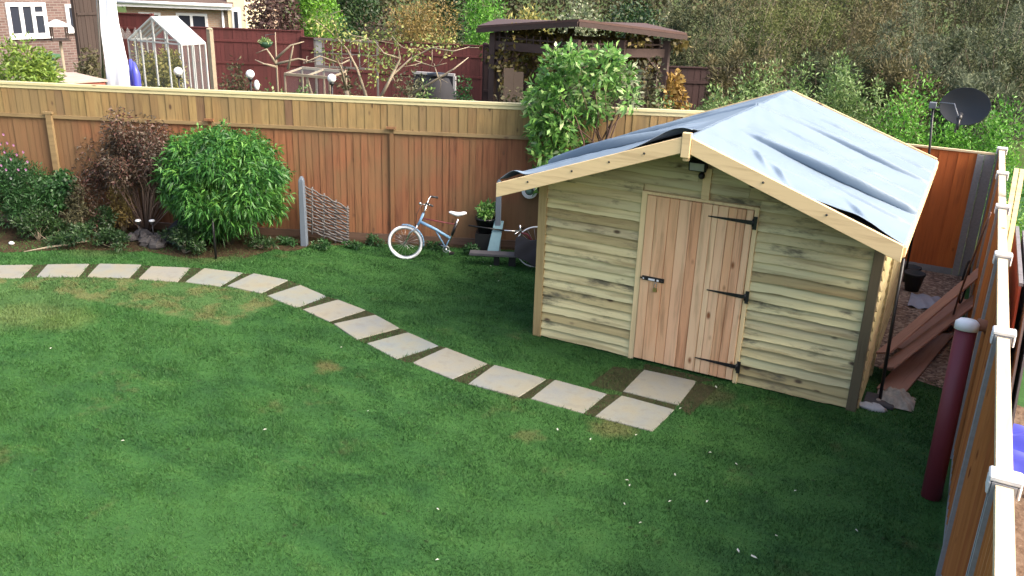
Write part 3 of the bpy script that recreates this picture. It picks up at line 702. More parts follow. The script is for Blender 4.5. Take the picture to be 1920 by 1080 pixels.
# bright round bush by the fence: long narrow leaves
g0 = gp(425, 480); bb = (g0[0]-.36, g0[1]+.42, 0)
root = thing('round_shrub', 'bright green dome shaped shrub with long narrow leaves in front of the fence', 'shrub', bb)
C, Rr = crown((0, 0, .99), (1.0, .85, .78), 230, .2, .62, .90)
V = leaves(C, Rr, 31000, .115, .024, .9, .3, 0, .5); quadmesh('crown', V, M['lf_bamboo'], root)
C2, R2 = crown((0, 0, .99), (1.0, .85, .8), 50, .08, .88, .99)
V = leaves(C2, R2, 1800, .12, .02, 1.2, -.25, 0, .5); quadmesh('outer_shoots', V, M['lf_bamboo'], root)
branches(root, (0, 0, 0), C[:26], .018, M['bark'], 'stems')
g1 = gp(405, 486)
sp = thing('support_stake', 'thin dark metal stake standing in front of the bright round shrub', 'stake', (g1[0], g1[1], 0))
b = MB(); b.tube([(0, 0, 0), (0, 0, .72)], .016, 8); b.build('pole', M['black'], sp)
b = MB(); b.tube([(-.1, 0, .70), (0, 0, .74), (.1, .02, .70)], .012, 6); b.build('crossbar', M['black'], sp)

# dark red bush
g0 = gp(250, 455)
root = thing('barberry_shrub', 'sparse dull purple brown shrub with arching twigs left of the bright bush', 'shrub', (g0[0]-.22, g0[1]+.42, 0))
C, Rr = crown((0, 0, 1.16), (1.08, .6, .74), 90, .22, .35, 1.0)
V = leaves(C, Rr, 17000, .055, .02, .6, .1, 0, .2); quadmesh('crown', V, M['lf_berberis'], root)
branches(root, (0, 0, 0), C[:76], .011, plain('twig_grey', (.2, .13, .1), .9, var=.3), 'stems', fork=.55)

# cosmos at the left
g0 = gp(25, 440)
root = thing('cosmos_plant', 'feathery green plant with pink flowers at the left edge by the fence', 'plant', (g0[0]-.1, g0[1]+.3, 0))
C, Rr = crown((0, 0, .68), (.8, .55, .62), 46, .3, .2, .9)
V = leaves(C, Rr, 13000, .075, .014, .6, 0, .3, .2); quadmesh('foliage', V, M['lf_cosmos'], root)
branches(root, (0, 0, 0), C[:14], .012, M['bark'], 'stems')
CD = float((np.array([g0[0]-.1, g0[1]+.3, 0]) @ HD))-.45
for k, (fx_, fy_) in enumerate([(22, 334), (8, 252), (15, 268), (27, 272), (10, 285), (33, 290), (22, 298), (45, 285), (53, 303), (36, 318), (4, 310), (50, 318), (2, 270), (13, 318), (-12, 262), (-25, 290)]):
    b = MB(); c = at(fx_, fy_, CD)-np.array([g0[0]-.1, g0[1]+.3, 0])
    for q in range(6):
        th = q*PI/3; d = np.array([math.cos(th), -.5, math.sin(th)*.8]); s = np.array([-math.sin(th), 0, math.cos(th)])
        b.add([c, c+d*.016+s*.012, c+d*.03, c+d*.016-s*.012], [(0, 1, 2, 3)])
    b.build('flower', M['pink'] if k else M['petal'], root)
# leafy shoulder of the cosmos clump
g0 = gp(80, 445)
shrub('leafy_shrub', 'low dark leafy shrub leaning right beside the pink flowers', 'shrub', (g0[0]+.05, g0[1]+.35), .98, .75, .6, 3600, .07, .04, M['lf_cosmos'], z0=.35, k=24)
# straggly weeds on the bed
for px, py, h_, w_, n_l, mt, lab in [(60, 455, .5, .8, 900, 'lf_dark', 'straggly dark weeds at the foot of the pink flowers'),
        (140, 448, .75, .55, 700, 'lf_olive', 'thin olive weed clump on the bed right of the pink flowers'),
        (185, 452, .5, .5, 600, 'lf_dark', 'small green weed clump below the purple shrub'),
        (225, 440, .9, .4, 500, 'lf_gold', 'dry yellowing stems below the purple shrub'),
        (335, 478, .38, .7, 1100, 'lf_dark', 'low dark plant at the foot of the bright bush, left side'),
        (480, 470, .2, .6, 260, 'lf_dark', 'sparse ground weeds right of the dark stake'),
        (100, 462, .35, .9, 900, 'lf_dark', 'low dark ground weeds behind the long pale stick'), (165, 440, .85, .6, 600, 'lf_berberis', 'thin brown stalks in front of the fence, right of the leafy shrub'), (205, 468, .25, .7, 700, 'lf_dark', 'low dark weeds at the front of the bed left of the stones'),
        (30, 405, .6, .9, 700, 'lf_olive', 'brown and green stalks behind the cosmos foliage')]:
    g0 = gp(px, py)
    shrub('weed_clump', lab, 'weeds', (g0[0], g0[1]+.1), h_, w_*1.25, w_*.8, int(n_l*2.2), .06, .02, M[mt], z0=.02, k=12, stem=.006, nst=12, lo=.3, hi=.9, stem_mat=M['bark_pale'], upw=.3)
# grass and weeds at the fence foot
for k, (px, py) in enumerate([(535, 462), (600, 470), (655, 468), (700, 463), (812, 470), (880, 480)]):
    g0 = gp(px, py)
    wh = ['left of the leaning concrete post', 'under the woven hurdle', 'at the right foot of the woven hurdle', 'left of the bicycle wheel', 'behind the bicycle frame', 'under the grey plank'][k]
    shrub('weed_tuft', 'small green weed tuft '+wh, 'weeds', (g0[0], g0[1]+.05), .13+.05*(k % 2), .4, .16, 320, .05, .022, M['lf_cosmos'], z0=.0, k=10, stem=.003, nst=3)
# rubble heap and solar lights
g0 = gp(275, 462)
rh = random.Random(2)
for k in range(9):
    x = g0[0]+rh.uniform(-.42, .5); y = g0[1]+rh.uniform(-.1, .3); r = rh.uniform(.07, .15)
    b = MB(); b.sph((0, 0, 0), r, 7, (1.2, 1, .7)); b.v[-1] += rng.normal(size=b.v[-1].shape)*r*.13; b.sm = [False]*len(b.f)
    o = b.build('rubble_stone', M['stone']); o.location = (x, y, r*.5); tag(o, 'dark rough stone in the heap left of the bright bush', 'stone', 'stones heaped on the bed')
b = MB(); b.grid(lambda u, v: ((u-.5)*.62*(1-.2*v), (v-.5)*.4, .03+.34*math.sin(PI*min(1, max(0, u)))**.6*math.sin(PI*v)**.6+.02*math.sin(13*u+4*v)+.015*math.sin(19*v+u*6)), 26, 18)
o = b.build('black_bag', M['grey_bag']); o.location = (g0[0]+.30, g0[1]+.42, 0); tag(o, 'crumpled dark plastic bag lying left of the bright bush', 'bag')
for k, (px, py) in enumerate([(240, 424), (266, 422)]):
    p = at(px, py, 12.0); gq = gp(px, 462); q = (gq[0]+.03, gq[1]+.2)
    root = thing('solar_light', ['white topped solar light on the rubble, the left of two', 'white topped solar light on the rubble, the right of two'][k], 'solar light', (q[0], q[1], 0), 0, 'solar lights')
    b = MB(); b.tube([(0, 0, 0), (0, 0, .3)], .008, 6); b.build('stake', M['black'], root)
    b = MB(); b.lathe([(.0, .37), (.035, .365), (.045, .35), (.04, .34), (0, .335)], n=14); b.build('cap', M['white_paint'], root)
    b = MB(); b.lathe([(.028, .335), (.022, .29), (0, .285)], n=12); b.build('lens', M['steel'], root)
for px, py in ((22, 459),):
    q = gp(px, py); b = MB(); b.sph((0, 0, .025), .035, 8, (1.3, 1, .7)); o = b.build('white_pebble', M['white_paint']); o.location = (q[0], q[1], 0); tag(o, 'small white pebble on the lawn at the far left by the bed', 'pebble')
a_, c2_ = gp(45, 474), gp(165, 458); b = MB(); b.tube([(a_[0], a_[1], .015), ((a_[0]*2+c2_[0])/3, (a_[1]*2+c2_[1])/3+.04, .03), ((a_[0]+c2_[0]*2)/3, (a_[1]+c2_[1]*2)/3, .035), (c2_[0], c2_[1], .05)], [.008, .014, .016, .012], 6)
o = b.build('fallen_branch', M['bark_pale']); tag(o, 'long pale stick lying on the grass in front of the bed', 'stick')
# small tree stump trunk between
g0 = gp(243, 440); b = MB(); 

# ------------------------------------------------------------------ things along the fence
def post_at(px, py, h_, lab, w_=.1, tilt=0):
    q = gp(px, py); root = thing('concrete_post', lab, 'post', (q[0], q[1], 0), FANG)
    b = MB(); hw = w_/2
    b.hexa([(-hw, -.05, 0), (hw, -.05, 0), (hw, .05, 0), (-hw, .05, 0)], [(-hw*.8-tilt, -.045, h_*.95), (hw*.8-tilt, -.045, h_*.95), (hw*.8-tilt, .045, h_*.95), (-hw*.8-tilt, .045, h_*.95)])
    b.hexa([(-hw*.8-tilt, -.045, h_*.95), (hw*.8-tilt, -.045, h_*.95), (hw*.8-tilt, .045, h_*.95), (-hw*.8-tilt, .045, h_*.95)], [(-hw*.35-tilt, -.02, h_), (hw*.35-tilt, -.02, h_), (hw*.35-tilt, .03, h_), (-hw*.35-tilt, .03, h_)])
    b.build('shaft', M['blue_grey'], root, bevel=.008); return q
post_at(571, 461, 1.06, 'short blue grey concrete post left of the woven hurdle', .095)
q = at(931, 465, 12.6); post_at(932, 474, 1.12, 'short blue grey concrete post behind the grey plank near the shed', .095)
# woven hurdle
hr = thing('woven_hurdle', 'weathered woven willow hurdle leaning between concrete post and fence', 'hurdle', F(sF(615, .3), .12), FANG+.03)
b = MB(); rows = 15
for i in range(rows):
    t0 = i/(rows-1); L = []
    for j in range(19):
        t = j/18; x = -.36+.74*t; zt = .88-.34*t; zb = .22-.24*t+.02; z_ = zb+(zt-zb)*t0
        L.append((x, -.02-.16*(1-z_)+.014*math.sin(j*PI/2.2+(i % 2)*PI), z_+.006*math.sin(j*1.3+i)))
    b.tube(L, .013, 5)
b.build('weave', plain('willow', (.10, .095, .095), .9, var=.35), hr)
for j in range(5):
    t = j/4; x = -.35+.7*t; b = MB(); b.tube([(x, -.17, max(.0, .2-.24*t)), (x, -.04, .93-.36*t)], .013, 6); b.build('upright', bpy.data.materials['willow'], hr)

# bicycle
def PF(px, py, off):                        # pixel -> (s, z) on a plane parallel to the fence
    p0 = np.array(F(0, off)); d = ray(px, py); t = ((p0-CAM)@FN)/(d@FN); p = CAM+t*d; return np.array([(p-p0)@FD, p[2]])
OFFB = .84
c6 = lambda x, y: PF(540+x/3.84, 280+y/3.84, OFFB)
wc = c6(845, 678); R_w = .252; wc[1] = R_w
bk = thing('bicycle', 'light blue bicycle with white saddle and white tyre, rear wheel missing, against the fence', 'bicycle', F(wc[0], OFFB), FANG)
ox = wc[0]
def B3(x, y, yo=0.): p = c6(x, y); return (p[0]-ox, yo, max(p[1], .015))
b = MB(); n_c = 36; b.tube([(math.cos(2*PI*i/n_c)*R_w*.93, 0, R_w+math.sin(2*PI*i/n_c)*R_w*.93) for i in range(n_c)], .021, 8, closed=True)
wheel = b.build('front_wheel', M['white_paint'], bk)
b = MB(); b.tube([(math.cos(2*PI*i/n_c)*R_w*.84, 0, R_w+math.sin(2*PI*i/n_c)*R_w*.84) for i in range(n_c)], .010, 6, closed=True); b.build('rim', M['steel'], wheel)
b = MB()
for i in range(20):
    a = 2*PI*i/20; b.tube([(0, .02*(-1)**i, R_w), (math.cos(a)*R_w*.84, 0, R_w+math.sin(a)*R_w*.84)], .0018, 4)
b.tube([(0, -.045, R_w), (0, .045, R_w)], .018, 8); b.build('spokes', M['steel'], wheel)
b = MB(); hd = B3(950, 520); st = B3(975, 460)
for s in (-1, 1): b.tube([(0, s*.045, R_w), (hd[0]*.35, s*.05, R_w+.16), (hd[0]*.75, s*.04, hd[2]-.1), (hd[0]*.85, 0, hd[2]-.04)], .011, 8)
b.build('fork', M['chrome'], bk)
b = MB(); 
L = [(math.cos(a)*R_w*1.08, 0, R_w+math.sin(a)*R_w*1.08) for a in np.linspace(-.15, 1.75, 14)]
for i in range(13):
    p, q2 = L[i], L[i+1]; b.add([(p[0], -.03, p[2]), (p[0], .03, p[2]), (q2[0], .03, q2[2]), (q2[0], -.03, q2[2])], [(0, 1, 2, 3)], True)
o = b.build('mudguard', M['blue_paint'], bk); sm = o.modifiers.new('t', 'SOLIDIFY'); sm.thickness = .004
b = MB(); sb = B3(1168, 640); b.tube([(hd[0]*.8, 0, hd[2]-.07), hd, st], .019, 10); b.tube([hd, B3(1060, 575), sb], .021, 10)
b.tube([B3(1065, 585), B3(1130, 700)], .011, 8); b.tube([sb, B3(1130, 715)], .013, 8); b.build('frame', M['blue_paint'], bk)
b = MB(); b.tube([B3(960, 495), B3(1090, 520), B3(1205, 540)], .008, 6); b.build('top_tube', M['maroon'], bk)
b = MB(); b.tube([B3(1225, 500), B3(1195, 590), B3(1150, 680), B3(1105, 775)], .014, 8); b.build('seat_post', M['chrome'], bk)
b = MB(); b.tube([B3(1215, 530, -.004), B3(1180, 620, -.004)], .02, 8); b.build('seat_tube', M['black'], bk)
sc0 = B3(1222, 468); b = MB()
def sad(u, v):
    x = -.125+.25*u; wv = .028+.06*(u**1.3); th = v*2*PI
    return (sc0[0]+x, math.cos(th)*wv*(math.sin(PI*min(1, max(.0, u*.98+.01)))**.35), sc0[2]+.012+math.sin(th)*.03*(math.sin(PI*(u*.96+.02))**.4)+.012*math.cos(2*PI*u))
b.grid(sad, 16, 14); b.build('saddle', M['white_paint'], bk)
b = MB()
for s in (-1, 1):
    e = B3(985, 400, s*.14); b.tube([st, B3(985, 440, s*.03), B3(1000, 380, s*.15), B3(1010, 362, s*.2), B3(1040, 372, s*.24)], .009, 8)
hb = b.build('handlebar', M['chrome'], bk)
for s in (-1, 1):
    b = MB(); b.tube([B3(1012, 364, s*.205), B3(1062, 378, s*.25)], .016, 8); b.build('grip', M['black_rubber'], hb)
b = MB(); b.sph(B3(960, 378, -.1), .022, 8); b.tube([B3(960, 378, -.1), B3(1000, 385, -.12)], .005, 5); b.build('bell', M['chrome'], hb)
b = MB(); b.tube([B3(960, 400, .05), B3(925, 470, .04), B3(915, 560, .03)], .004, 5); b.build('brake_cable', M['black'], bk)
b = MB(); cr = B3(1140, 715); b.tube([(cr[0], -.06, cr[2]), (cr[0], .06, cr[2])], .016, 8); b.tube([(cr[0]+math.cos(2*PI*i/16)*.045, -.03, cr[2]+math.sin(2*PI*i/16)*.045) for i in range(16)], .006, 5, closed=True)
b.tube([(cr[0], -.06, cr[2]), (cr[0]+.09, -.06, cr[2]-.03)], .008, 6); b.tube([(cr[0], .06, cr[2]), (cr[0]-.09, .06, cr[2]+.03)], .008, 6); crk = b.build('crank', M['steel'], bk)
for s in (-1, 1):
    b = MB(); b.box((cr[0]-s*.09-.035, s*.11-.035, cr[2]+s*.03-.012), (cr[0]-s*.09+.035, s*.11+.035, cr[2]+s*.03+.012)); b.build('pedal', M['black'], crk)

# second bicycle and clutter by the shed corner
OFF2 = .9
def P2(x, y, off=OFF2): return PF(540+x/3.84, 280+y/3.84, off)
w2 = P2(1790, 715); b2 = thing('bicycle', 'second bicycle mostly hidden behind the shed corner, covered with dark sheet', 'bicycle', F(w2[0], OFF2), FANG)
rr_ = .30
b = MB(); b.tube([(math.cos(2*PI*i/n_c)*rr_, 0, rr_+math.sin(2*PI*i/n_c)*rr_) for i in range(n_c)], .010, 8, closed=True); wh2 = b.build('rear_wheel', M['white_paint'], b2)
b = MB()
for i in range(18):
    a = 2*PI*i/18; b.tube([(0, .02*(-1)**i, rr_), (math.cos(a)*rr_*.95, 0, rr_+math.sin(a)*rr_*.95)], .0018, 4)
b.build('spokes', M['steel'], wh2)
def L2(x, y, yo=0): p = P2(x, y); return (p[0]-w2[0], yo, p[1])
b = MB(); b.tube([(0, 0, rr_), L2(1720, 610), L2(1680, 600)], .015, 8); b.tube([(0, 0, rr_), L2(1900, 640)], .015, 8); b.build('frame', M['maroon'], b2)
b = MB(); b.tube([L2(1560, 570, -.1), L2(1640, 590, 0), L2(1690, 580, .1)], .01, 6); b.tube([L2(1670, 545), L2(1680, 620)], .012, 6); b.tube([L2(1640, 590, -.15), L2(1700, 585, .2)], .01, 6); b.build('handlebar', M['chrome'], b2)
cv = thing('dark_cover', 'dark grey waterproof sheet slumped over the half hidden bicycle', 'cover', F(w2[0], OFF2), FANG)
b = MB(); a1, a2 = L2(1640, 640), L2(1850, 640)
b.grid(lambda u, v: (a1[0]+(a2[0]-a1[0])*u, (-.22*v-.03 if v < 1 else -.25), a1[2]+.03+.02*math.sin(7*u)-(.02+.32*(v**1.6))*(1-.35*(1-u)**2)+.012*math.sin(11*u+9*v)), 20, 14)
b.build('sheet', M['grey_bag'], cv)
o = bpy.data.objects[-1] if False else None
pk = thing('grey_plank', 'long dark grey plank resting level on the clutter left of the shed', 'plank', F(0, OFF2), FANG)
a1, a2 = P2(1330, 683, .5), P2(1800, 683, .5)
b = MB(); b.box((a1[0], -.09, a1[1]-.02), (a2[0], .07, a1[1]+.018)); b.build('board', plain('grey_plank', (.085, .08, .085), .8, var=.3), pk, bevel=.004)
b = MB(); b.box((a1[0]+.35, -.04, 0), (a1[0]+.43, .04, a1[1]-.022)); b.box((a2[0]-.4, -.04, 0), (a2[0]-.3, .04, a1[1]-.022)); b.build('support', M['black'], pk)
bb_ = thing('blue_board', 'small pale blue painted board propped upright by the grey post', 'board', F(P2(1480, 660, .35)[0], .35), FANG)
c0 = P2(1480, 760, .35); c1 = P2(1505, 592, .35); dz = c1[1]-max(c0[1], .02); dx = c1[0]-c0[0]
b = MB(); b.hexa([(-.09, -.16, .02), (.08, -.16, .02), (.08, -.13, .02), (-.09, -.13, .02)], [(-.04+dx, .02, .5), (.1+dx, .02, .5), (.1+dx, .05, .5), (-.04+dx, .05, .5)]); b.build('panel', M['pale_blue'], bb_, bevel=.004)
b = MB(); b.box((-.12, -.2, 0), (.12, -.1, .07)); b.build('foot', M['black'], bb_)
pp = P2(1420, 560, .3); pt = thing('potted_plant', 'dark pot with small leafy plant left of the grey post near the shed', 'potted plant', F(pp[0], .25), FANG)
zp = .30
b = MB(); b.lathe([(0, zp), (.11, zp), (.15, zp+.2), (.16, zp+.2), (.16, zp+.225), (.13, zp+.225), (.12, zp+.18), (0, zp+.18)], n=18); b.build('pot', M['black'], pt)
b = MB(); b.box((-.14, -.12, 0), (.14, .12, zp)); b.build('stand', M['black'], pt)
C, Rr = crown((0, 0, zp+.33), (.18, .16, .14), 14, .4, .3, .8); quadmesh('foliage', leaves(C, Rr, 420, .08, .035), M['lf_laurel'], pt)
pk2 = P2(1300, 548, .4); b = MB(); e2 = P2(1560, 585, .4)
b.tube([(pk2[0], 0, pk2[1]), (e2[0], 0, e2[1])], .012, 6); o = b.build('garden_cane', M['black']); o.location = F(0, .4); o.rotation_euler = (0, 0, FANG); tag(o, 'thin dark rod lying over the pot and clutter near the shed', 'rod')
# hose reel on the fence beside the shed
q = PF(993, 358, .1); hs = thing('hose_reel', 'round white hose reel hanging on the fence beside the shed roof', 'hose reel', F(q[0], .1, q[1]), FANG)
b = MB()
for k in range(3): b.tube([(math.cos(2*PI*i/24)*(.11-.018*k), -.01*k, math.sin(2*PI*i/24)*(.11-.018*k)) for i in range(24)], .010, 6, closed=True)
b.build('hose', M['white_paint'], hs)
b = MB(); b.lathe([(0, .0), (.055, .0), (.055, .03), (0, .03)], n=16, M=Matrix.Rotation(PI/2, 4, 'X')); b.tube([(0, .1, 0), (0, 0, 0)], .01, 6); b.build('hub', M['lf_cosmos'] if False else plain('reel_green', (.12, .2, .16), .6), hs)

# ------------------------------------------------------------------ laurel in front of the fence
lq = F(sF(1120, .5), .45)
root = thing('laurel_bush', 'tall laurel bush with pale backlit leaves and bare stems rising behind the shed roof', 'bush', (lq[0], lq[1], 0))
def lp(px, py, dd=0): # local coordinates of a pixel at the bush distance
    d = ray(px, py); t = (((np.array(lq)-CAM)@HD)+dd)/(d@HD); p = CAM+t*d; return p-np.array([lq[0], lq[1], 0])
bl = [(1045, 130, .26), (1085, 120, .26), (1130, 125, .26), (1160, 150, .24), (1180, 185, .16), (1020, 165, .22), (1060, 175, .3), (1110, 180, .3), (1015, 215, .24), (1050, 235, .28), (1030, 265, .26), (1070, 275, .22), (1150, 105, .16), (1075, 100, .14), (1040, 98, .12), (1090, 220, .22), (1020, 290, .18), (1125, 215, .16), (1000, 190, .14), (1005, 245, .16), (1030, 330, .3), (1070, 330, .3)]
C = np.array([lp(x, y, rng.uniform(-.25, .25)) for x, y, _ in bl]); Rr = np.array([[r, r, r] for _, _, r in bl])*.95
V = leaves(C, Rr, 3300, .135, .05, .8, -.1, .25, .3); quadmesh('crown', V, M['lf_laurel'], root)
b = MB()
for tx, ty in ((1195, 175), (1180, 165), (1165, 185), (1150, 160), (1135, 175), (1100, 190), (1115, 170), (1170, 210), (1085, 150), (1050, 180), (1030, 200), (1140, 130)):
    e = lp(tx, ty, rng.uniform(-.2, .2)); m_ = lp(1128+rng.uniform(-14, 14)+(tx-1128)*.25, 265, rng.uniform(-.1, .1)); b.tube([rng.normal(size=3)*[.06, .06, 0], m_*[1, 1, .6], m_, (m_+e)/2+rng.normal(size=3)*.03, e], [.02, .016, .013, .009, .005], 6)
b.build('stems', plain('laurel_stem', (.09, .05, .035), .8, var=.3), root)
C = np.array([lp(1185+rng.uniform(-12, 14), y, 0) for y in (130, 150, 170, 185)]); V = leaves(C, np.full((4, 3), .12), 90, .13, .045); quadmesh('side_shoot', V, M['lf_pale'], root)

# ------------------------------------------------------------------ satellite dish
YD = 12.9
pc = onY(1809, 200, YD-.25); pm = onY(1742, 290, YD); 
sdh = thing('satellite_dish', 'dark grey oval satellite dish on a black pole behind the shed', 'satellite dish', (pm[0], YD, 0))
pt_ = onY(1750, 196, YD); 
b = MB(); b.tube([(0, 0, 0), (0, 0, pm[2]), (pt_[0]-pm[0], 0, pt_[2])], .016, 10); b.build('pole', M['black'], sdh)
cx, cz = pc[0]-pm[0], pc[2]; az = R(-6); 
Md = Matrix.Translation((cx, -.22, cz)) @ Matrix.Rotation(az, 4, 'Z') @ Matrix.Rotation(R(82), 4, 'X') @ Matrix.Diagonal((.78, .62, .8, 1))
b = MB(); b.lathe([(.001, -.075), (.1, -.07), (.2, -.052), (.3, -.022), (.375, .008), (.385, .012), (.385, .004), (.3, -.03), (.2, -.06), (.001, -.083)], n=40, M=Md); dsh = b.build('reflector', M['dish'], sdh)
b = MB(); b.tube([(pt_[0]-pm[0], 0, pt_[2]-.04), (pt_[0]-pm[0]+.12, -.02, pt_[2]-.03), (cx-.1, -.12, cz)], .016, 8); b.box((pt_[0]-pm[0]-.05, -.05, pt_[2]-.05), (pt_[0]-pm[0]+.04, .05, pt_[2]+.03)); b.build('bracket', M['dish_arm'], sdh, bevel=.01)
b = MB(); tip = (cx-.03, -.62, cz-.12); b.tube([(cx-.05, -.22, cz-.34), (cx-.05, -.42, cz-.3), tip], .012, 8); b.tube([(cx-.3, -.2, cz+.02), (cx-.12, -.5, cz+.05), tip], .008, 6); arm = b.build('feed_arm', M['dish_arm'], sdh)
b = MB(); b.tube([tip, (tip[0], tip[1]+.1, tip[2]+.05)], [.03, .035], 10); b.tube([(tip[0], tip[1], tip[2]), (tip[0], tip[1]-.02, tip[2]-.13)], .02, 8); b.build('receiver', M['black'], arm)

# ------------------------------------------------------------------ clutter between shed and side fence
M['rust_plank'] = wood('brown_plank', [(.24, .12, .085), (.33, .18, .13)], 'x', .1, grain=.3)
def plank(px0, py0, z0, px1, py1, z1, w_, th, lab, flat=(0, 0, 1)):
    a = gp(px0, py0, z0); c = gp(px1, py1, z1); b = MB(); L = np.linalg.norm(c-a); 
    o = MB().box((0, -w_/2, -th/2), (L, w_/2, th/2)).build('brown_plank', M['rust_plank'], bevel=.003)
    d = Vector(c-a).normalized(); u = Vector(flat); y = u.cross(d).normalized(); zv = d.cross(y)
    o.matrix_world = Matrix.Translation(a) @ Matrix((d, y, zv)).transposed().to_4x4(); tag(o, lab, 'plank', 'brown planks beside the shed'); return o
plank(1655, 662, .35, 1848, 500, .75, .15, .022, 'long brown plank sloping up from the shed corner, upper of the pair', (-.5, -.3, 1))
plank(1662, 690, .22, 1850, 545, .55, .17, .022, 'long brown plank sloping up under the first one towards the fence', (-.5, -.3, 1))
plank(1668, 735, .03, 1765, 625, .03, .26, .024, 'wide brown board lying flat on the grass beside the shed')
plank(1690, 655, .12, 1800, 560, .16, .2, .024, 'brown board lying on gravel under the sloping planks')
plank(1700, 640, .08, 1790, 600, .08, .16, .03, 'short brown offcut under the crossing planks')
pq = gp(1752, 940)
rp = thing('maroon_pipe', 'thick maroon pipe with white top leaning against the right fence', 'pipe', (.20, pq[1]+.05, 0))
d = ray(1810, 618); 
def lean_top(px, py, Y):
    p = onY(px, py, Y); return p
tp = lean_top(1812, 616, pq[1]+.25); tl = (tp[0]-.20, tp[1]-pq[1]-.05, tp[2])
b0 = (pq[0]-.20-.03, 0, 0)
b = MB(); b.tube([b0, tl], .078, 24); b.build('pipe', M['maroon'], rp)
dv = (Vector(tl)-Vector(b0)).normalized(); b = MB(); b.tube([Vector(tl)-dv*.01, Vector(tl)+dv*.05, Vector(tl)+dv*.075], [.088, .088, .06], 24); b.build('cap', M['white_paint'], rp)
# brown curve added for the shaded right side of the cap
b = MB(); e = Vector(tl)+Vector((.09, .03, -.02)); b.tube([e+Vector((-.02, 0, .06)), e+Vector((.05, .02, .05)), e+Vector((.1, .03, -.02)), e+Vector((.1, .03, -.2))], .05, 14); o = b.build('cap_shade_curve', M['cap_shade'], rp)
# thin black pole at the shed corner on a base
pb_ = gp(1640, 762); bp = thing('washing_pole', 'thin black metal pole on a square base at the right corner of the shed', 'pole', (pb_[0]+.03, pb_[1]+.1, 0))
tpp = onY(1694, 485, 8.75); b = MB(); b.tube([(0, 0, .03), (tpp[0]-pb_[0]-.03, tpp[1]-pb_[1]-.1, tpp[2])], .017, 8); b.build('pole', M['black'], bp)
b = MB(); b.box((-.14, -.12, .005), (.14, .13, .045)); b.build('base', M['stone'], bp, bevel=.01)
b = MB(); b.grid(lambda u, v: ((u-.5)*.36+.17, (v-.5)*.34+.2, .02+.13*math.sin(PI*u)*math.sin(PI*v)+.03*math.sin(17*u+5*v)*math.sin(13*v)), 22, 18)
o = b.build('crumpled_sack', M['sack']); o.location = (pb_[0], pb_[1], 0); tag(o, 'crumpled brown and white sacking at the foot of the black pole', 'sack')
b = MB(); b.sph((0, 0, .02), .12, 8, (1.2, .55, .35)); b.v[-1] += rng.normal(size=b.v[-1].shape)*.008; o = b.build('flat_stone', M['concrete']); o.location = (pb_[0]-.02, pb_[1]-.07, 0); tag(o, 'pale flat stone lying in front of the black pole base', 'stone')
# plant pots at back of the strip
for k, (px, py, sc) in enumerate([(1706, 545, 1.), (1703, 528, .85)]):
    q = gp(px, py); o = thing('plant_pot', ['dark plant pot on the gravel behind the shed, nearer one', 'smaller dark plant pot behind the nearer pot on the gravel'][k], 'pot', (q[0]+.02, q[1], 0))
    b = MB(); b.lathe([(0, .01), (.09*sc, .01), (.13*sc, .24*sc), (.14*sc, .24*sc), (.14*sc, .27*sc), (.115*sc, .27*sc), (.1*sc, .2*sc), (0, .2*sc)], n=18); b.build('pot', M['black_rubber'], o)
# pale plastic sheet scrap and a bracket on the shed's back corner
q = gp(1735, 570); b = MB(); b.grid(lambda u, v: ((u-.5)*.4, (v-.5)*.6, .03+.05*math.sin(PI*u)*math.sin(PI*v)+.015*math.sin(14*u+9*v)), 16, 16); o = b.build('plastic_sheet', plain('cloudy_plastic', (.3, .31, .36), .4)); o.location = (q[0], q[1], 0); tag(o, 'crumpled cloudy plastic sheet lying on the gravel strip', 'plastic sheet')
# cable hanging beside the planks
a0 = onY(1868, 400, 9.4); c0 = gp(1780, 620, .1)
b = MB(); pts = [(a0[0]-.05, a0[1], a0[2])]; 
for t in (.3, .55, .8): pts.append(tuple(np.array(pts[0])*(1-t)+np.array([c0[0], c0[1], .1])*t+np.array([-.04*math.sin(t*PI), 0, -.18*math.sin(t*PI)])))
pts.append((c0[0], c0[1], .1)); b.tube(pts, .011, 6); o = b.build('hanging_cable', plain('brown_cable', (.10, .05, .04), .6)); tag(o, 'brown cable hanging from the side fence down to the planks', 'cable')
q = gp(1800, 600); cq = thing('cable_coil', 'loop of dark hose hanging by the maroon pipe', 'hose', (.27, q[1]-.4, .62))
b = MB(); b.tube([(.03*math.cos(2*PI*i/20), .09*math.cos(2*PI*i/20), .27*math.sin(2*PI*i/20)) for i in range(20)], .013, 6, closed=True); b.build('loop', M['grey_bag'], cq)

# ------------------------------------------------------------------ outside the right fence
M['grey_panel'] = wood('grey_panel', [(.13, .12, .13), (.2, .19, .2)], 'z', grain=.3)
M['red_panel'] = wood('red_panel', [(.28, .06, .04), (.34, .09, .06)], 'z', grain=.3)
for k, (xo, y0, y1, mt, lab) in enumerate([(.545, 7.35, 9.3, 'red_panel', 'dull red fence panel leaning on the outside of the right fence'),
      (.60, 7.2, 9.15, 'grey_panel', 'grey fence panel stacked against the red one outside the right fence'), (.655, 7.3, 9.2, 'grey_panel', 'outermost grey fence panel with pale edge leaning outside the right fence')]):
    root = thing('spare_panel', lab, 'fence panel', (xo, y0, 0), 0, 'spare panels outside the fence')
    b = MB(); y = 0
    while y < y1-y0:
        b.hexa([(.1, y, .02), (.1, y+.1, .02), (.116, y+.11, .02), (.116, y, .02)], [(0, y, 1.8), (0, y+.1, 1.8), (.016, y+.11, 1.8), (.016, y, 1.8)]); y += .11
    b.build('boards', M[mt], root)
    b = MB(); b.box((-.005, 0, 1.803), (.025, y1-y0, 1.83)); b.build('top_edge', M['pale_cap'] if k == 2 else M['grey_panel'], root)
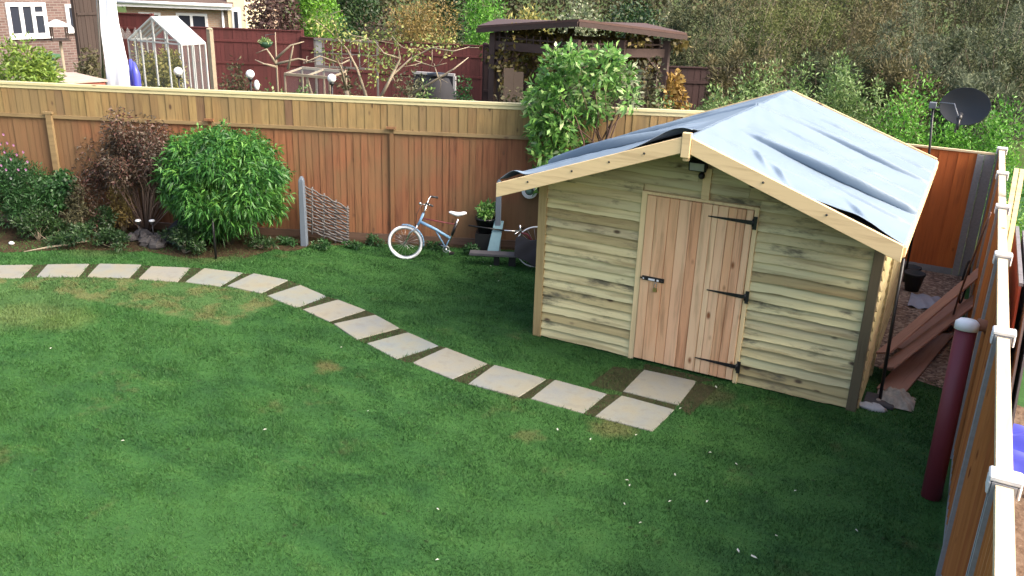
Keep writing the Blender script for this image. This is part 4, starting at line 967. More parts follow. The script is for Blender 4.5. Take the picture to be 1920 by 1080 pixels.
for k, dx in enumerate((0, .055)):
    a = (.53+dx, 8.9, 0.2); c = (.50+dx, 10.6, 2.15); b = MB(); b.beam(a, c, .045, .045); o = b.build('timber_pole', M['pine']); tag(o, ['pale timber batten resting on the right fence, the left of two', 'pale timber batten resting on the right fence, the right of two'][k], 'batten', 'battens resting on the fence')
q = gp(1902, 850); 
tb = N('blue_tarp'); M['blue_tarp'] = tb.fin(tb.mix(tb.noise(tb.obj(), 6, 3), (.04, .045, .35), (.09, .10, .55)), .35)
b = MB(); b.grid(lambda u, v: ((u-.5)*1.5+.6, (v-.5)*.95, .02+.16*math.sin(PI*v)**.5*(.6+.4*math.sin(3*u))+.05*math.sin(21*v+6*u)*math.sin(9*u+3)+.03*math.sin(33*v-8*u)), 50, 44)
o = b.build('blue_tarpaulin', M['blue_tarp']); o.location = (q[0]-.05, q[1]-.02, 0); tag(o, 'crumpled bright blue tarpaulin on the bare earth outside the right fence', 'tarpaulin')
rs = random.Random(9)
b = MB()
for k in range(260):
    x, y = rs.uniform(.55, 2.2), rs.uniform(2.2, 8.8); r = rs.uniform(.012, .05); b.sph((x, y, r*.3), r, 5, (1, rs.uniform(.7, 1.3), .7))
b.sm = [False]*len(b.f); tag(b.build('rubble', M['earth_side']), 'loose clods and stones on the dug earth outside the fence', 'rubble', kind='stuff')
# white scraps on the lawn
SCR = [(96, 657, 1), (231, 831, 1), (497, 810, 1.3), (543, 985, 0), (821, 960, .8), (1045, 810, 1.3), (1192, 820, 1), (1175, 905, 1), (1180, 915, .8), (1265, 895, 1), (1325, 945, 1.2), (1255, 945, 1), (1383, 1038, 1.5), (1413, 1050, 2), (1490, 925, .8), (1331, 853, 1), (1275, 770, 1), (1468, 740, 1), (1342, 730, 1.6), (820, 1055, 1), (1380, 875, .9), (1170, 950, .9), (1107, 828, 1), (640, 655, .8), (920, 502, .8), (935, 530, .9), (906, 495, .7), (880, 480, .8), (1200, 985, .8), (1605, 1000, .8), (690, 775, .6), (1455, 1010, .7)]
for i, (px, py, sc) in enumerate(SCR):
    if not sc: continue
    q = gp(px, py); b = MB(); a = random.uniform(0, PI); L = .013*sc+.003; W = .005*sc+.002
    b.add([(-L, -W*.3, .002), (0, -W, .008), (L, 0, .004), (0, W, .009)], [(0, 1, 2, 3)]); b.add([(-L*.4, -W, .004), (L*.9, -W*.4, .012), (L*.6, W*.8, .006)], [(0, 1, 2)])
    o = b.build('fallen_petal', M['petal']); o.location = (q[0], q[1], .022); o.rotation_euler = (0, 0, a); tag(o, 'tiny white fallen scrap lying on the mown grass', 'fallen petal', 'white scraps scattered on the lawn')

# ------------------------------------------------------------------ beyond the fence: buildings
def brick(name, c1, c2, mortar):
    n = N(name); t = n.n('ShaderNodeTexBrick'); 
    tc = n.n('ShaderNodeTexCoord').outputs['Object']; sx = n.n('ShaderNodeSeparateXYZ'); n.l(tc, sx.inputs[0]); cb = n.n('ShaderNodeCombineXYZ')
    n.l(n.math('ADD', sx.outputs[0], sx.outputs[1]), cb.inputs[0]); n.l(sx.outputs[2], cb.inputs[1]); n.l(cb.outputs[0], t.inputs['Vector'])
    t.inputs['Color1'].default_value = (*c1, 1); t.inputs['Color2'].default_value = (*c2, 1); t.inputs['Mortar'].default_value = (*mortar, 1)
    t.inputs['Scale'].default_value = 1; t.inputs['Mortar Size'].default_value = .01; t.inputs['Brick Width'].default_value = .225; t.inputs['Row Height'].default_value = .075
    return n.fin(t.outputs['Color'], .9)
M['brick'] = brick('brick_brown', (.085, .05, .045), (.15, .095, .085), (.17, .15, .14)); M['brick_buff'] = brick('brick_buff', (.36, .23, .16), (.45, .3, .21), (.4, .36, .3))  # brown brick and mortar darkened to carry the house wall's shade
gnm = N('window_glass'); gnm.b.inputs['Specular IOR Level'].default_value = .5; M['glass'] = gnm.fin((.03, .035, .05), .08)
M['tile'] = plain('roof_tile', (.09, .06, .05), .8, var=.4, scale=30); M['yellow_render'] = plain('cream_render', (.72, .62, .42), .8, var=.06)
def box_house(name, label, pL, pR, zg, depth, wallm, roof_h, roofm, wins, over=.35):
    pL = np.array(pL[:2]); pR = np.array(pR[:2]); L = np.linalg.norm(pR-pL); a = math.atan2(pR[1]-pL[1], pR[0]-pL[0])
    root = thing(name, label, 'house', (pL[0], pL[1], 0), a)
    b = MB(); b.box((0, 0, 0), (L, depth, zg)); wall = b.build('wall', wallm, root)
    b = MB(); b.hexa([(-over, -over, zg), (L+over, -over, zg), (L+over, depth+over, zg), (-over, depth+over, zg)], [(-over, -over, zg+.08), (L+over, -over, zg+.08), (L+over, depth+over, zg+.08), (-over, depth+over, zg+.08)])
    V = [(-over, -over, zg+.08), (L+over, -over, zg+.08), (L+over, depth+over, zg+.08), (-over, depth+over, zg+.08), (-over, depth/2, zg+roof_h), (L+over, depth/2, zg+roof_h)]
    b.add([(x, y, z_+.003) for x, y, z_ in V], [(0, 1, 5, 4), (2, 3, 4, 5), (1, 2, 5), (3, 0, 4)]); rf_ = b.build('roof', roofm, root)
    b = MB(); b.tube([(-over, -over-.06, zg+.03), (L+over, -over-.06, zg+.03)], .06, 8); b.box((-over, -over-.02, zg-.14), (L+over, -over-.003, zg+.1)); b.build('gutter', M['upvc'], rf_)
    for (x0, x1, z0, z1, cols) in wins:
        b = MB(); t_ = .1; b.box((x0, -.05, z0), (x1, .02, z0+t_)); b.box((x0, -.05, z1-t_), (x1, .02, z1)); 
        xs_ = [x0]+[x0+(x1-x0)*c for c, _ in cols]+[x1]
        for xm in xs_:
            lo_ = xm if xm == x0 else (xm-t_ if xm == x1 else xm-t_/2); b.box((lo_, -.052, z0+t_), (lo_+t_, .02, z1-t_))
        for c, tr in cols:
            if tr: b.box((x0+(x1-x0)*c+t_/2, -.05, z0+(z1-z0)*tr), (x1-t_, .02, z0+(z1-z0)*tr+t_))
        fr = b.build('window', M['upvc'], root)
        b = MB(); b.box((x0+.02, -.015, z0+.02), (x1-.02, -.008, z1-.02)); b.build('pane', M['glass'], fr)
        b = MB(); b.box((x0-.05, -.1, z0-.05), (x1+.05, -.003, z0-.003)); b.build('sill', M['upvc'], fr)
    return root, L
DA = 26.
pl_ = at(-150, 60, DA-2.2); pr_ = at(160, 60, DA+1.6)
def ux(px, pyy=60):                         # metre along that wall for a pixel column
    A0 = pl_[:2]; D0 = pr_[:2]-pl_[:2]; L0 = np.linalg.norm(D0); D0 = D0/L0; d = ray(px, pyy)[:2]
    Mx_ = np.array([[D0[0], -d[0]], [D0[1], -d[1]]]); s_ = np.linalg.solve(Mx_, -A0); return s_[0], CH+s_[1]*ray(px, pyy)[2]
x0, zt_ = ux(8, 5); x1, zb_ = ux(92, 68); x0b = ux(22, 60)[0]; x2, zt2 = ux(120, 8); x3, zb2 = ux(150, 58)
ha, La = box_house('brick_house', 'brown brick house with white framed windows in the top left corner', pl_, pr_, 4.2, 7, M['brick'], 2.6, M['tile'], [(x0, x1, zb_, zt_, [(.36, 0), (.66, .62)]), (x2, x3, zb2, zt2, [])])
DB = 37.
pl2 = at(238, 30, DB); pr2 = at(426, 30, DB); zg = at(330, 8, DB)[2]
Lb = np.linalg.norm((pr2-pl2)[:2]); fx = lambda px: (px-238)/(426-238)*Lb
hb_, _ = box_house('bungalow', 'buff brick bungalow with white gutter behind the red fence', pl2, pr2, zg, 8, M['brick_buff'], 2.4, M['tile'], [(fx(261), fx(302), 0.95, zg-.35, [(.2, 0)]), (fx(331), fx(389), .9, zg-.33, [(.48, 0)])])
b = MB(); b.tube([(Lb-.15, -.1, 0), (Lb-.15, -.1, zg)], .05, 8); b.build('downpipe', M['upvc'], hb_)
pe = at(441, 30, DB-.2); pe2 = at(456, 30, DB-.2)
ex = thing('house_porch', 'narrow cream rendered porch with white door at the bungalow corner', 'porch', (pe[0], pe[1], 0), math.atan2(*(pr2-pl2)[[1, 0]]))
b = MB(); b.box((-.3, 0, 0), (.42, 3, 2.9)); b.build('wall', M['yellow_render'], ex)
b = MB(); b.box((-.12, -.04, .1), (.22, -.003, 2.35)); dr = b.build('door', M['upvc'], ex); b = MB(); b.box((-.03, -.055, 1.1), (.12, -.043, 2.2)); b.build('pane', M['glass'], dr)

# dark timber gable left of the white cloth, and far fences
M['dark_brown'] = wood('dark_brown_board', [(.03, .02, .017), (.045, .03, .025)], 'z', grain=.3)
M['red_fence'] = wood('red_fence_board', [(.065, .013, .013), (.09, .018, .018), (.075, .015, .015)], 'z', grain=.25)
M['dark_maroon'] = wood('dark_maroon_board', [(.022, .009, .009), (.035, .013, .013)], 'z', grain=.25)
def far_fence(name, label, a, c, h_, mat, post=None, step=1.85, pmat=None):
    a = np.array(a[:2]); c = np.array(c[:2]); L = np.linalg.norm(c-a); an = math.atan2(c[1]-a[1], c[0]-a[0])
    root = thing(name, label, 'fence', (a[0], a[1], 0), an)
    board_fence(root, 0, L, .05, h_, mat, 'fence_boards', 0, .15, rf)
    b = MB(); b.box((0, -.04, h_*.45), (L, .003, h_*.45+.07)); b.box((0, -.04, h_*.8), (L, .003, h_*.8+.07)); b.box((0, -.05, h_+.003), (L, .03, h_+.035)); b.box((0, .0, h_*.45), (.03, .03, h_+.003)); b.build('rail', mat if post is None else pmat or mat, root)
    n_p = max(1, int(L/step))
    for i in range(n_p+1):
        b = MB(); x = L*i/n_p; b.box((x-.05, .004, 0), (x+.05, .1, h_+.05)); b.build('fence_post', mat, root)
    return root
far_fence('brown_fence', 'tall dark brown timber screen between the brick house and the white cloth', at(150, 80, 24.5), at(205, 80, 25.5), 3.15, M['dark_brown'])
far_fence('red_fence', 'short red stained fence between white cloth and greenhouse', at(205, 60, 29.5), at(286, 60, 29.2), 2.35, M['red_fence'])
far_fence('red_fence', 'long dark red fence in front of the bungalow behind the greenhouse', at(286, 60, 29.2), at(566, 70, 29.2), at(480, 56, 29.2)[2], M['red_fence'])
far_fence('red_fence', 'lower dark red fence stretch left of the trellis', at(566, 80, 29.1), at(596, 80, 28.9), at(590, 72, 29.)[2], M['red_fence'])
far_fence('red_fence', 'dark red fence behind the apple tree and left of the pergola', at(596, 100, 28.9), at(905, 100, 28.2), at(800, 82, 28.5)[2], M['red_fence'])
far_fence('dark_fence', 'very dark maroon fence right of the pergola under the wild bushes', at(1235, 120, 22.4), at(1500, 140, 22.5), 1.9, M['dark_maroon'])
far_fence('dark_fence', 'dark brown fence closing off the back of the pergola', at(908, 120, 23.5), at(1230, 120, 22.4), 2.2, M['dark_maroon'])
# timber post with globe
q = at(398, 120, 21.); o = thing('timber_post', 'pale upright timber post right of the greenhouse', 'post', (q[0], q[1], 0)); b = MB(); b.box((-.055, -.055, 0), (.055, .055, at(393, 55, 21.)[2])); b.build('shaft', M['bark_pale'], o); b = MB(); zt_ = at(393, 55, 21.)[2]; b.lathe([(.08, zt_), (.06, zt_+.03), (0, zt_+.05)], n=10); b.build('top', M['bark_pale'], o)
# white cloth
q0 = at(205, 150, 19.0)
wcx = thing('white_cloth', 'long narrow white cloth hanging behind the fence left of the greenhouse', 'cloth', (q0[0], q0[1], 0), CY*-1*0+(-CY*0)+(-.48)*-1*0)
def clo(u, v):
    pL_ = [(186, -40), (188, 60), (196, 110), (203, 175)]; pR_ = [(212, -40), (222, 40), (238, 110), (250, 175)]
    yv = -40+215*v
    xl = np.interp(yv, [-40, 60, 110, 175], [184, 189, 196, 203]); xr = np.interp(yv, [-40, 40, 110, 175], [211, 222, 238, 250])
    p = at(xl+(xr-xl)*u, yv, 19.0+.05*math.sin(u*5+v*2)+.015*math.sin(u*17+v*9)); return (p[0]-q0[0], p[1]-q0[1], p[2])
b = MB(); b.grid(clo, 18, 24); o = b.build('fabric', plain('white_cloth', (.9, .92, .97), .7, var=.02), wcx); sm = o.modifiers.new('t', 'SOLIDIFY'); sm.thickness = .01
tq = at(198, -42, 19.05); b = MB(); b.tube([(tq[0]-q0[0]-.6, tq[1]-q0[1], 0), (tq[0]-q0[0]-.3, tq[1]-q0[1], tq[2]), (tq[0]-q0[0]+.3, tq[1]-q0[1]+.0, tq[2]+.02)], .03, 8); b.build('support_pole', M['steel'], wcx)
# low red wall and patio
pa = [at(60, 140, 20), at(205, 140, 19.5), at(205, 140, 27), at(60, 140, 26)]; sheet('patio', [(p[0], p[1]) for p in pa], .02, M['patio'])
a_ = at(95, 150, 17.6); c_ = at(196, 145, 18.4)
rw = thing('low_wall', 'low wall topped with pinkish paving behind the fence at left', 'wall', (a_[0], a_[1], 0), math.atan2(c_[1]-a_[1], c_[0]-a_[0])); L = np.linalg.norm((c_-a_)[:2])
zt_ = at(140, 152, 18)[2]; b = MB(); b.box((-.8, 0, 0), (L, .3, zt_-.04)); b.build('wall', M['red_brick_low'], rw); b = MB(); b.box((-.8, -.04, zt_-.037), (L+.04, 1.7, zt_)); b.build('coping', M['patio'], rw)
# greenhouse
ghd = 21.5; gl = at(248, 140, ghd+.55); gr_ = at(345, 140, ghd-.35)
ga = math.atan2(gr_[1]-gl[1], gr_[0]-gl[0]); gw = np.linalg.norm((gr_-gl)[:2])
gh = thing('greenhouse', 'small aluminium framed glass greenhouse with pitched roof full of yellowing plants', 'greenhouse', (gl[0], gl[1], 0), ga)
ez = at(248, 78, ghd)[2]; rz_ = at(288, 33, ghd)[2]; gd = .72; hw = gw/2
gg = N('greenhouse_glass'); tr_ = gg.n('ShaderNodeBsdfTransparent'); mx = gg.n('ShaderNodeMixShader'); mx.inputs[0].default_value = .07; gg.fin((.62, .68, .68), .15); gg.l(tr_.outputs[0], mx.inputs[1]); gg.l(gg.b.outputs[0], mx.inputs[2]); gg.l(mx.outputs[0], gg.out.inputs[0]); M['gh_glass'] = gg.m
M['alu'] = plain('aluminium', (.4, .42, .42), .4, var=.08)
b = MB()
for y in (0, gd):
    for x, zt2_ in ((0, ez), (hw*.5, (ez+rz_)/2), (hw, rz_), (hw*1.5, (ez+rz_)/2), (gw, ez)): b.beam((x, y, 0), (x, y, zt2_), .035, .035)
    b.beam((0, y, ez), (hw, y, rz_), .04, .04); b.beam((hw, y, rz_), (gw, y, ez), .04, .04); b.beam((0, y, ez), (gw, y, ez), .035, .035)
    b.beam((0, y, .05), (gw, y, .05), .05, .05)
for x, z_ in ((0, ez), (gw, ez), (hw, rz_)): b.beam((x, 0, z_), (x, gd, z_), .045, .045)
for k in range(1, 4):
    y = gd*k/4; b.beam((0, y, 0), (0, y, ez), .025, .025); b.beam((gw, y, 0), (gw, y, ez), .025, .025); b.beam((0, y, ez), (hw, y, rz_), .025, .025); b.beam((hw, y, rz_), (gw, y, ez), .025, .025)
b.beam((0, 0, .4), (hw*.5, 0, ez*.5), .02, .02); b.build('frame', M['alu'], gh)
b = MB(); e = .012
b.add([(e, e, .02), (gw-e, e, .02), (gw-e, e, ez), (hw, e, rz_), (e, e, ez)], [(0, 1, 2, 3, 4)]); b.add([(e, gd-e, .02), (gw-e, gd-e, .02), (gw-e, gd-e, ez), (hw, gd-e, rz_), (e, gd-e, ez)], [(0, 1, 2, 3, 4)])
b.add([(e, e, .02), (e, gd, .02), (e, gd, ez), (e, e, ez)], [(0, 1, 2, 3)]); b.add([(gw-e, e, .02), (gw-e, gd, .02), (gw-e, gd, ez), (gw-e, e, ez)], [(0, 1, 2, 3)]); b.build('wall_glass', M['gh_glass'], gh)
b = MB(); b.add([(0, 0, ez+.01), (hw, 0, rz_+.01), (hw, gd, rz_+.01), (0, gd, ez+.01)], [(0, 1, 2, 3)]); b.add([(gw, 0, ez+.01), (hw, 0, rz_+.01), (hw, gd, rz_+.01), (gw, gd, ez+.01)], [(0, 1, 2, 3)])
g2 = N('roof_glass'); tr_ = g2.n('ShaderNodeBsdfTransparent'); mx = g2.n('ShaderNodeMixShader'); mx.inputs[0].default_value = .4; g2.fin((.75, .8, .8), .2); g2.l(tr_.outputs[0], mx.inputs[1]); g2.l(g2.b.outputs[0], mx.inputs[2]); g2.l(mx.outputs[0], g2.out.inputs[0])
b.build('roof_glass', g2.m, gh)
for px, py, dd, h_, w_, lab in [(275, 150, 22.5, 1.95, .8, 'yellow flowered plant standing inside the greenhouse at left'), (318, 150, 22.2, 2.15, .9, 'tall yellowing plant inside the greenhouse at right'),
        (290, 150, 19.6, 1.42, .8, 'leafy yellow green plant in front of the greenhouse'), (345, 152, 19.8, 1.45, .9, 'bushy yellow green plant in front of the greenhouse right corner'), (368, 150, 20.3, 1.25, .6, 'olive plant beside the greenhouse right wall')]:
    q = at(px, py, dd); shrub('tomato_plant', lab, 'plant', q, h_, w_, w_*.8, 2600, .10, .055, M['lf_yellow'] if 'inside' in lab else M['lf_ygreen'], z0=.1, k=16, stem=.01, nst=8, stem_mat=M['bark_pale'])
# globe lights
for k, (px, py, dd, lab) in enumerate([(334, 134, 17.5, 'white globe light in front of the greenhouse'), (469, 139, 17.5, 'white globe light above a black base, middle of the three'), (622, 147, 17.0, 'white globe light beside the glass cold frame')]):
    q = at(px, py, dd); o = thing('globe_light', lab, 'globe light', (q[0], q[1], 0), 0, 'white globe lights beyond the fence')
    b = MB(); b.sph((0, 0, q[2]), .085, 14); b.build('globe', M['white_paint'], o); b = MB(); b.tube([(0, 0, 0), (0, 0, q[2]-.07)], .018, 8); b.tube([(0, 0, q[2]-.12), (0, 0, q[2]-.07)], .05, 10); b.build('stem', M['black'], o)
q = at(470, 155, 17.8); b = MB(); b.sph((0, 0, .86), .17, 8, (1.1, .8, .8)); b.tube([(0, 0, 0), (0, 0, .8)], .12, 10); o = b.build('black_planter', M['black']); o.location = (q[0], q[1], 0); tag(o, 'black rounded planter under the middle globe light', 'planter')
q = at(481, 153, 17.5); b = MB(); b.sph((0, 0, at(481, 152, 17.5)[2]-.08), .07, 8, (.8, .8, 1.5)); b.tube([(0, 0, 0), (0, 0, .9)], .03, 8); o = b.build('white_ornament', M['white_paint']); o.location = (q[0], q[1], 0); tag(o, 'little white ornament right of the middle globe light', 'ornament')
# hanging glass lanterns
for k, px in enumerate((229, 240, 254)):
    q = at(px, 60, 19.6); o = thing('glass_lantern', ['clear glass bottle feeder by the white cloth, left of three', 'clear glass bottle feeder by the greenhouse, middle of three', 'clear glass bottle feeder nearest the greenhouse, right of three'][k], 'feeder', (q[0], q[1], 0), 0, 'glass feeders in a row')
    b = MB(); z_ = q[2]-.15; b.lathe([(0, z_), (.06, z_), (.075, z_+.1), (.03, z_+.2), (0, z_+.26)], n=12); b.build('bottle', M['gh_glass'], o); b = MB(); b.tube([(0, .0, 0), (0, 0, z_)], .012, 6); b.build('stake', M['black'], o)
# blue sacks beside cloth
for k, (px, py, dd) in enumerate([(247, 125, 18.6), (253, 130, 18.4)]):
    q = at(px, py, dd); b = MB(); b.tube([(0, 0, 0), (.02, 0, q[2]-.1), (-.02, 0, q[2]+.15)], [.09, .08, .03], 10); o = b.build('blue_roll', M['blue_tarp']); o.location = (q[0], q[1], 0); tag(o, ['rolled blue sheet standing right of the white cloth, behind', 'rolled blue sheet standing right of the white cloth, in front'][k], 'roll', 'rolled blue sheets')
# bird table
q = at(122, 140, 21.); bt = thing('bird_table', 'wooden bird table with white roof on a pale post', 'bird table', (q[0], q[1], 0), -.48)
zr = at(118, 47, 21.)[2]; b = MB(); b.tube([(0, 0, 0), (-.03, 0, zr-.35)], .035, 8); b.build('post', M['bark_pale'], bt)
b = MB(); b.box((-.22, -.2, zr-.36), (.2, .2, zr-.32)); b.build('tray', M['dark_brown'], bt)
b = MB(); b.hexa([(-.36, -.26, zr-.02), (.33, -.26, zr-.02), (.33, .26, zr-.02), (-.36, .26, zr-.02)], [(-.3, -.04, zr+.1), (.28, -.04, zr+.1), (.28, .04, zr+.1), (-.3, .04, zr+.1)]); b.build('roof', M['white_paint'], bt)
b = MB()
for x in (-.18, .16):
    for y in (-.16, .16): b.beam((x, y, zr-.32), (x, y, zr-.02), .03, .03)
b.build('roof_support', M['dark_brown'], bt)
q = at(98, 150, 19.); b = MB(); b.box((-.07, -.07, 0), (.07, .07, at(98, 108, 19.)[2])); b.box((-.25, -.1, at(98, 108, 19.)[2]+.003), (.25, .1, at(98, 108, 19.)[2]+.08)); o = b.build('green_post', plain('green_paint', (.04, .11, .05), .6)); o.location = (q[0], q[1], 0); tag(o, 'dark green T shaped post behind the fence at left', 'post')
# cold frame
q = at(535, 160, 18.); q2_ = at(618, 160, 17.6); cf = thing('cold_frame', 'small glass topped cold frame on legs left of the right globe light', 'cold frame', (q[0], q[1], 0), math.atan2(*(q2_-q)[[1, 0]])); L = np.linalg.norm((q2_-q)[:2])
z1_, z2_ = at(570, 142, 17.8)[2], at(580, 129, 18.4)[2]
b = MB()
for x in (0, L/2, L):
    b.beam((x, 0, 0), (x, 0, z1_), .03, .03); b.beam((x, .6, 0), (x, .6, z2_), .03, .03); b.beam((x, 0, z1_), (x, .6, z2_), .04, .03)
b.beam((0, 0, z1_), (L, 0, z1_), .05, .05); b.beam((0, .6, z2_), (L, .6, z2_), .05, .05); b.beam((L/2, 0, z1_), (L*.8, 0, .75), .03, .03); b.build('frame', M['bark_pale'], cf)
b = MB(); b.add([(0, 0, z1_+.03), (L, 0, z1_+.03), (L, .6, z2_+.03), (0, .6, z2_+.03)], [(0, 1, 2, 3)]); b.add([(0, .01, .2), (L, .01, .2), (L, .01, z1_), (0, .01, z1_)], [(0, 1, 2, 3)]); b.build('glass_lid', M['gh_glass'], cf)
# trellis
q = at(592, 125, 23.5); q2_ = at(708, 128, 23.2); tl_ = thing('trellis', 'grey wooden trellis frame standing in front of the dark red fence', 'trellis', (q[0], q[1], 0), math.atan2(*(q2_-q)[[1, 0]])); L = np.linalg.norm((q2_-q)[:2]); zt_ = at(600, 73, 23.5)[2]; zb_ = at(600, 124, 23.5)[2]
b = MB()
for i in range(8):
    x = L*i/7; b.beam((x, 0, zb_ if i % 7 else 0), (x, 0, zt_), .05 if i % 7 == 0 else .02, .03)
for z_ in (zb_, zt_, (zb_+zt_)/2): b.beam((0, -.03, z_), (L, -.03, z_), .03, .05 if z_ != (zb_+zt_)/2 else .02)
b.build('lattice', plain('grey_timber', (.13, .12, .11), .9), tl_)
b = MB(); b.box((.02, .0, zb_+.03), (L*.12, .012, zt_-.03)); b.build('side_panel', M['concrete_post'], tl_)
# washing line
a1 = at(640, 55, 22); 
# hanging basket on red fence
q = at(498, 75, 28.6); hbk = thing('hanging_basket', 'small green hanging basket on the long red fence', 'basket', (q[0], q[1], q[2]-.15)); b = MB(); b.lathe([(0, -.12), (.15, -.05), (.22, .05), (.22, .08), (0, .08)], n=14); b.build('basket', plain('basket_green', (.03, .08, .05), .7), hbk); C, Rr = crown((0, 0, .12), (.22, .2, .1), 8, .5); quadmesh('plant', leaves(C, Rr, 120, .09, .05), M['lf_wild'], hbk); b = MB(); b.tube([(0, 0, .1), (0, 0, .3), (0, .5, .32)], .012, 6); b.build('bracket', M['black'], hbk)
# black compost bin
q = at(820, 175, 16.5); cb_ = thing('compost_bin', 'black rounded compost bin behind the fence left of the pergola', 'compost bin', (q[0], q[1], 0)); zt_ = at(820, 141, 16.5)[2]; b = MB(); b.lathe([(.42, 0), (.4, zt_*.6), (.34, zt_*.85), (.22, zt_*.97), (0, zt_)], n=22); b.build('body', M['grey_bag'], cb_); b = MB(); b.lathe([(.2, zt_), (.2, zt_+.03), (.05, zt_+.05), (0, zt_+.05)], n=16); b.build('lid', M['black'], cb_)
a_, c_ = at(775, 138, 18.4), at(850, 143, 18.2); rs_ = thing('raised_bed', 'grey edged raised frame behind the compost bin', 'raised bed', (a_[0], a_[1], 0), math.atan2(*(c_-a_)[[1, 0]])); L = np.linalg.norm((c_-a_)[:2]); zt_ = a_[2]; b = MB(); b.box((0, 0, 0), (L, .05, zt_-.005)); b.build('panel', M['dark_felt'], rs_); b = MB(); b.box((-.02, -.02, zt_-.003), (L+.02, .07, zt_+.045)); b.box((L, -.02, 0), (L+.05, .05, zt_-.004)); b.build('edging', M['concrete_post'], rs_)

# pergola
M['perg'] = wood('pergola_timber', [(.035, .02, .018), (.06, .035, .03)], 'x', grain=.3)
M['perg_z'] = wood('pergola_post', [(.04, .024, .022), (.06, .036, .032)], 'z', grain=.3)
pg = 17.6; pA = at(895, 60, pg+1.4); pM = at(1085, 40, pg-.2); pB = at(1288, 65, pg+.6)
pe = thing('pergola', 'dark brown timber pergola with shallow roof and twining vines beyond the fence', 'pergola', (pM[0], pM[1], 0))
O = np.array([pM[0], pM[1], 0]); A = pA-O; Mi = pM-O; Bp = pB-O
back = np.array([_sy, _cy, 0])*3.1
zz_ = {0: at(885, 52, pg+1.4)[2], 1: at(1083, 40, pg-.2)[2], 2: at(1290, 66, pg+.6)[2]}
A[2], Mi[2], Bp[2] = zz_[0], zz_[1]+.0, zz_[2]
def bm(b, p, q, w_, t_): b.beam(tuple(p), tuple(q), w_, t_)
apex = (A+Bp)/2+back*.55; apex[2] = Mi[2]-.22
bk1, bk2 = A*.85+back*1.25, Bp*.85+back*1.25; bk1[2] = A[2]; bk2[2] = Bp[2]
b = MB(); up = np.array([0, 0, .045])
for p, q in ((A, Mi), (Mi, Bp), (Bp, bk2), (bk2, bk1), (bk1, A)):
    b.add([p, q, q+up, p+up], [(0, 1, 2, 3)]); b.add([p+up, q+up, apex+up], [(0, 1, 2)]); b.add([p, q, apex], [(2, 1, 0)])
b.build('roof', wood('pergola_roof', [(.055, .028, .024), (.085, .045, .036)], 'x', grain=.35), pe)
b = MB()
for p, q in ((A, Mi), (Mi, Bp)):
    bm(b, p-[0, 0, .05], q-[0, 0, .05], .08, .09)
inn = lambda p: np.array([p[0]*.9, p[1]*.9, 0])+back*.08
PA, PM_, PB = inn(A), np.array([0, 0, 0])+back*.08, inn(Bp); PA = PA*.92; PB = PB*.93
zbm = at(1000, 90, pg+.8)[2]
for p, q in ((PA, PM_), (PM_, PB), (PA, PA+back), (PB, PB+back), (PA+back, PB+back)):
    bm(b, np.array([p[0], p[1], zbm]), np.array([q[0], q[1], zbm]), .07, .17)
b.build('beam', M['perg'], pe)
for p in (PA, PA*.93+back*.18, PM_, (PM_+PB)/2, PB, PB*.93+back*.18, PA+back, PB+back, (PA+PB)/2+back):
    b = MB(); b.beam((p[0], p[1], 0), (p[0], p[1], A[2]-.08), .13, .13); b.build('post', M['perg_z'], pe)
for p, dr_ in ((PA, PM_-PA), (PM_, PA-PM_), (PM_, PB-PM_), (PB, PM_-PB)):
    b = MB(); u_ = dr_/np.linalg.norm(dr_); b.beam((p[0], p[1], zbm-.5), tuple(np.array([p[0], p[1], zbm-.05])+u_*.45), .06, .06); b.build('brace', M['perg'], pe)
b = MB()
for (p, q) in ((PA, PM_), (PM_, PB)):
    for k in range(1, 12):
        c = p+(q-p)*k/12; b.beam((c[0], c[1], zbm+.09), (c[0], c[1], A[2]-.08), .025, .025)
    b.beam((p[0], p[1], (zbm+A[2])/2), (q[0], q[1], (zbm+A[2])/2), .03, .03)
b.build('lattice', M['perg'], pe)
# vines in the pergola
vn = thing('vine', 'twining vine with yellowing leaves climbing through the pergola', 'vine', (pM[0], pM[1], 0))
b = MB(); C = []
for k in range(60):
    t = rng.uniform(0, 1); base = PA*(1-t)+PB*t+back*rng.uniform(-.02, .3); z0 = zbm-.1; pts_ = []
    x = np.array([base[0], base[1], z0-rng.uniform(0, 1.2)])
    for j in range(5): pts_.append(x.copy()); x = x+np.array([rng.normal()*.16, rng.normal()*.12, rng.uniform(.1, .3)]); x[2] = min(x[2], A[2]-.1)
    b.tube(pts_, .012, 4); C += pts_[2:]
b.build('stems', M['twig'], vn); C = np.array(C); quadmesh('leaves', leaves(C, np.full((len(C), 3), .18), 3000, .11, .085, .4, .2), M['lf_vine'], vn)
q = at(1262, 130, pg+.8); shrub('autumn_vine', 'orange yellow autumn vine hanging on the right pergola post', 'vine', q, 2.3, .9, .6, 800, .12, .09, M['lf_orange'], z0=.55, k=14, stem=.012, nst=6)
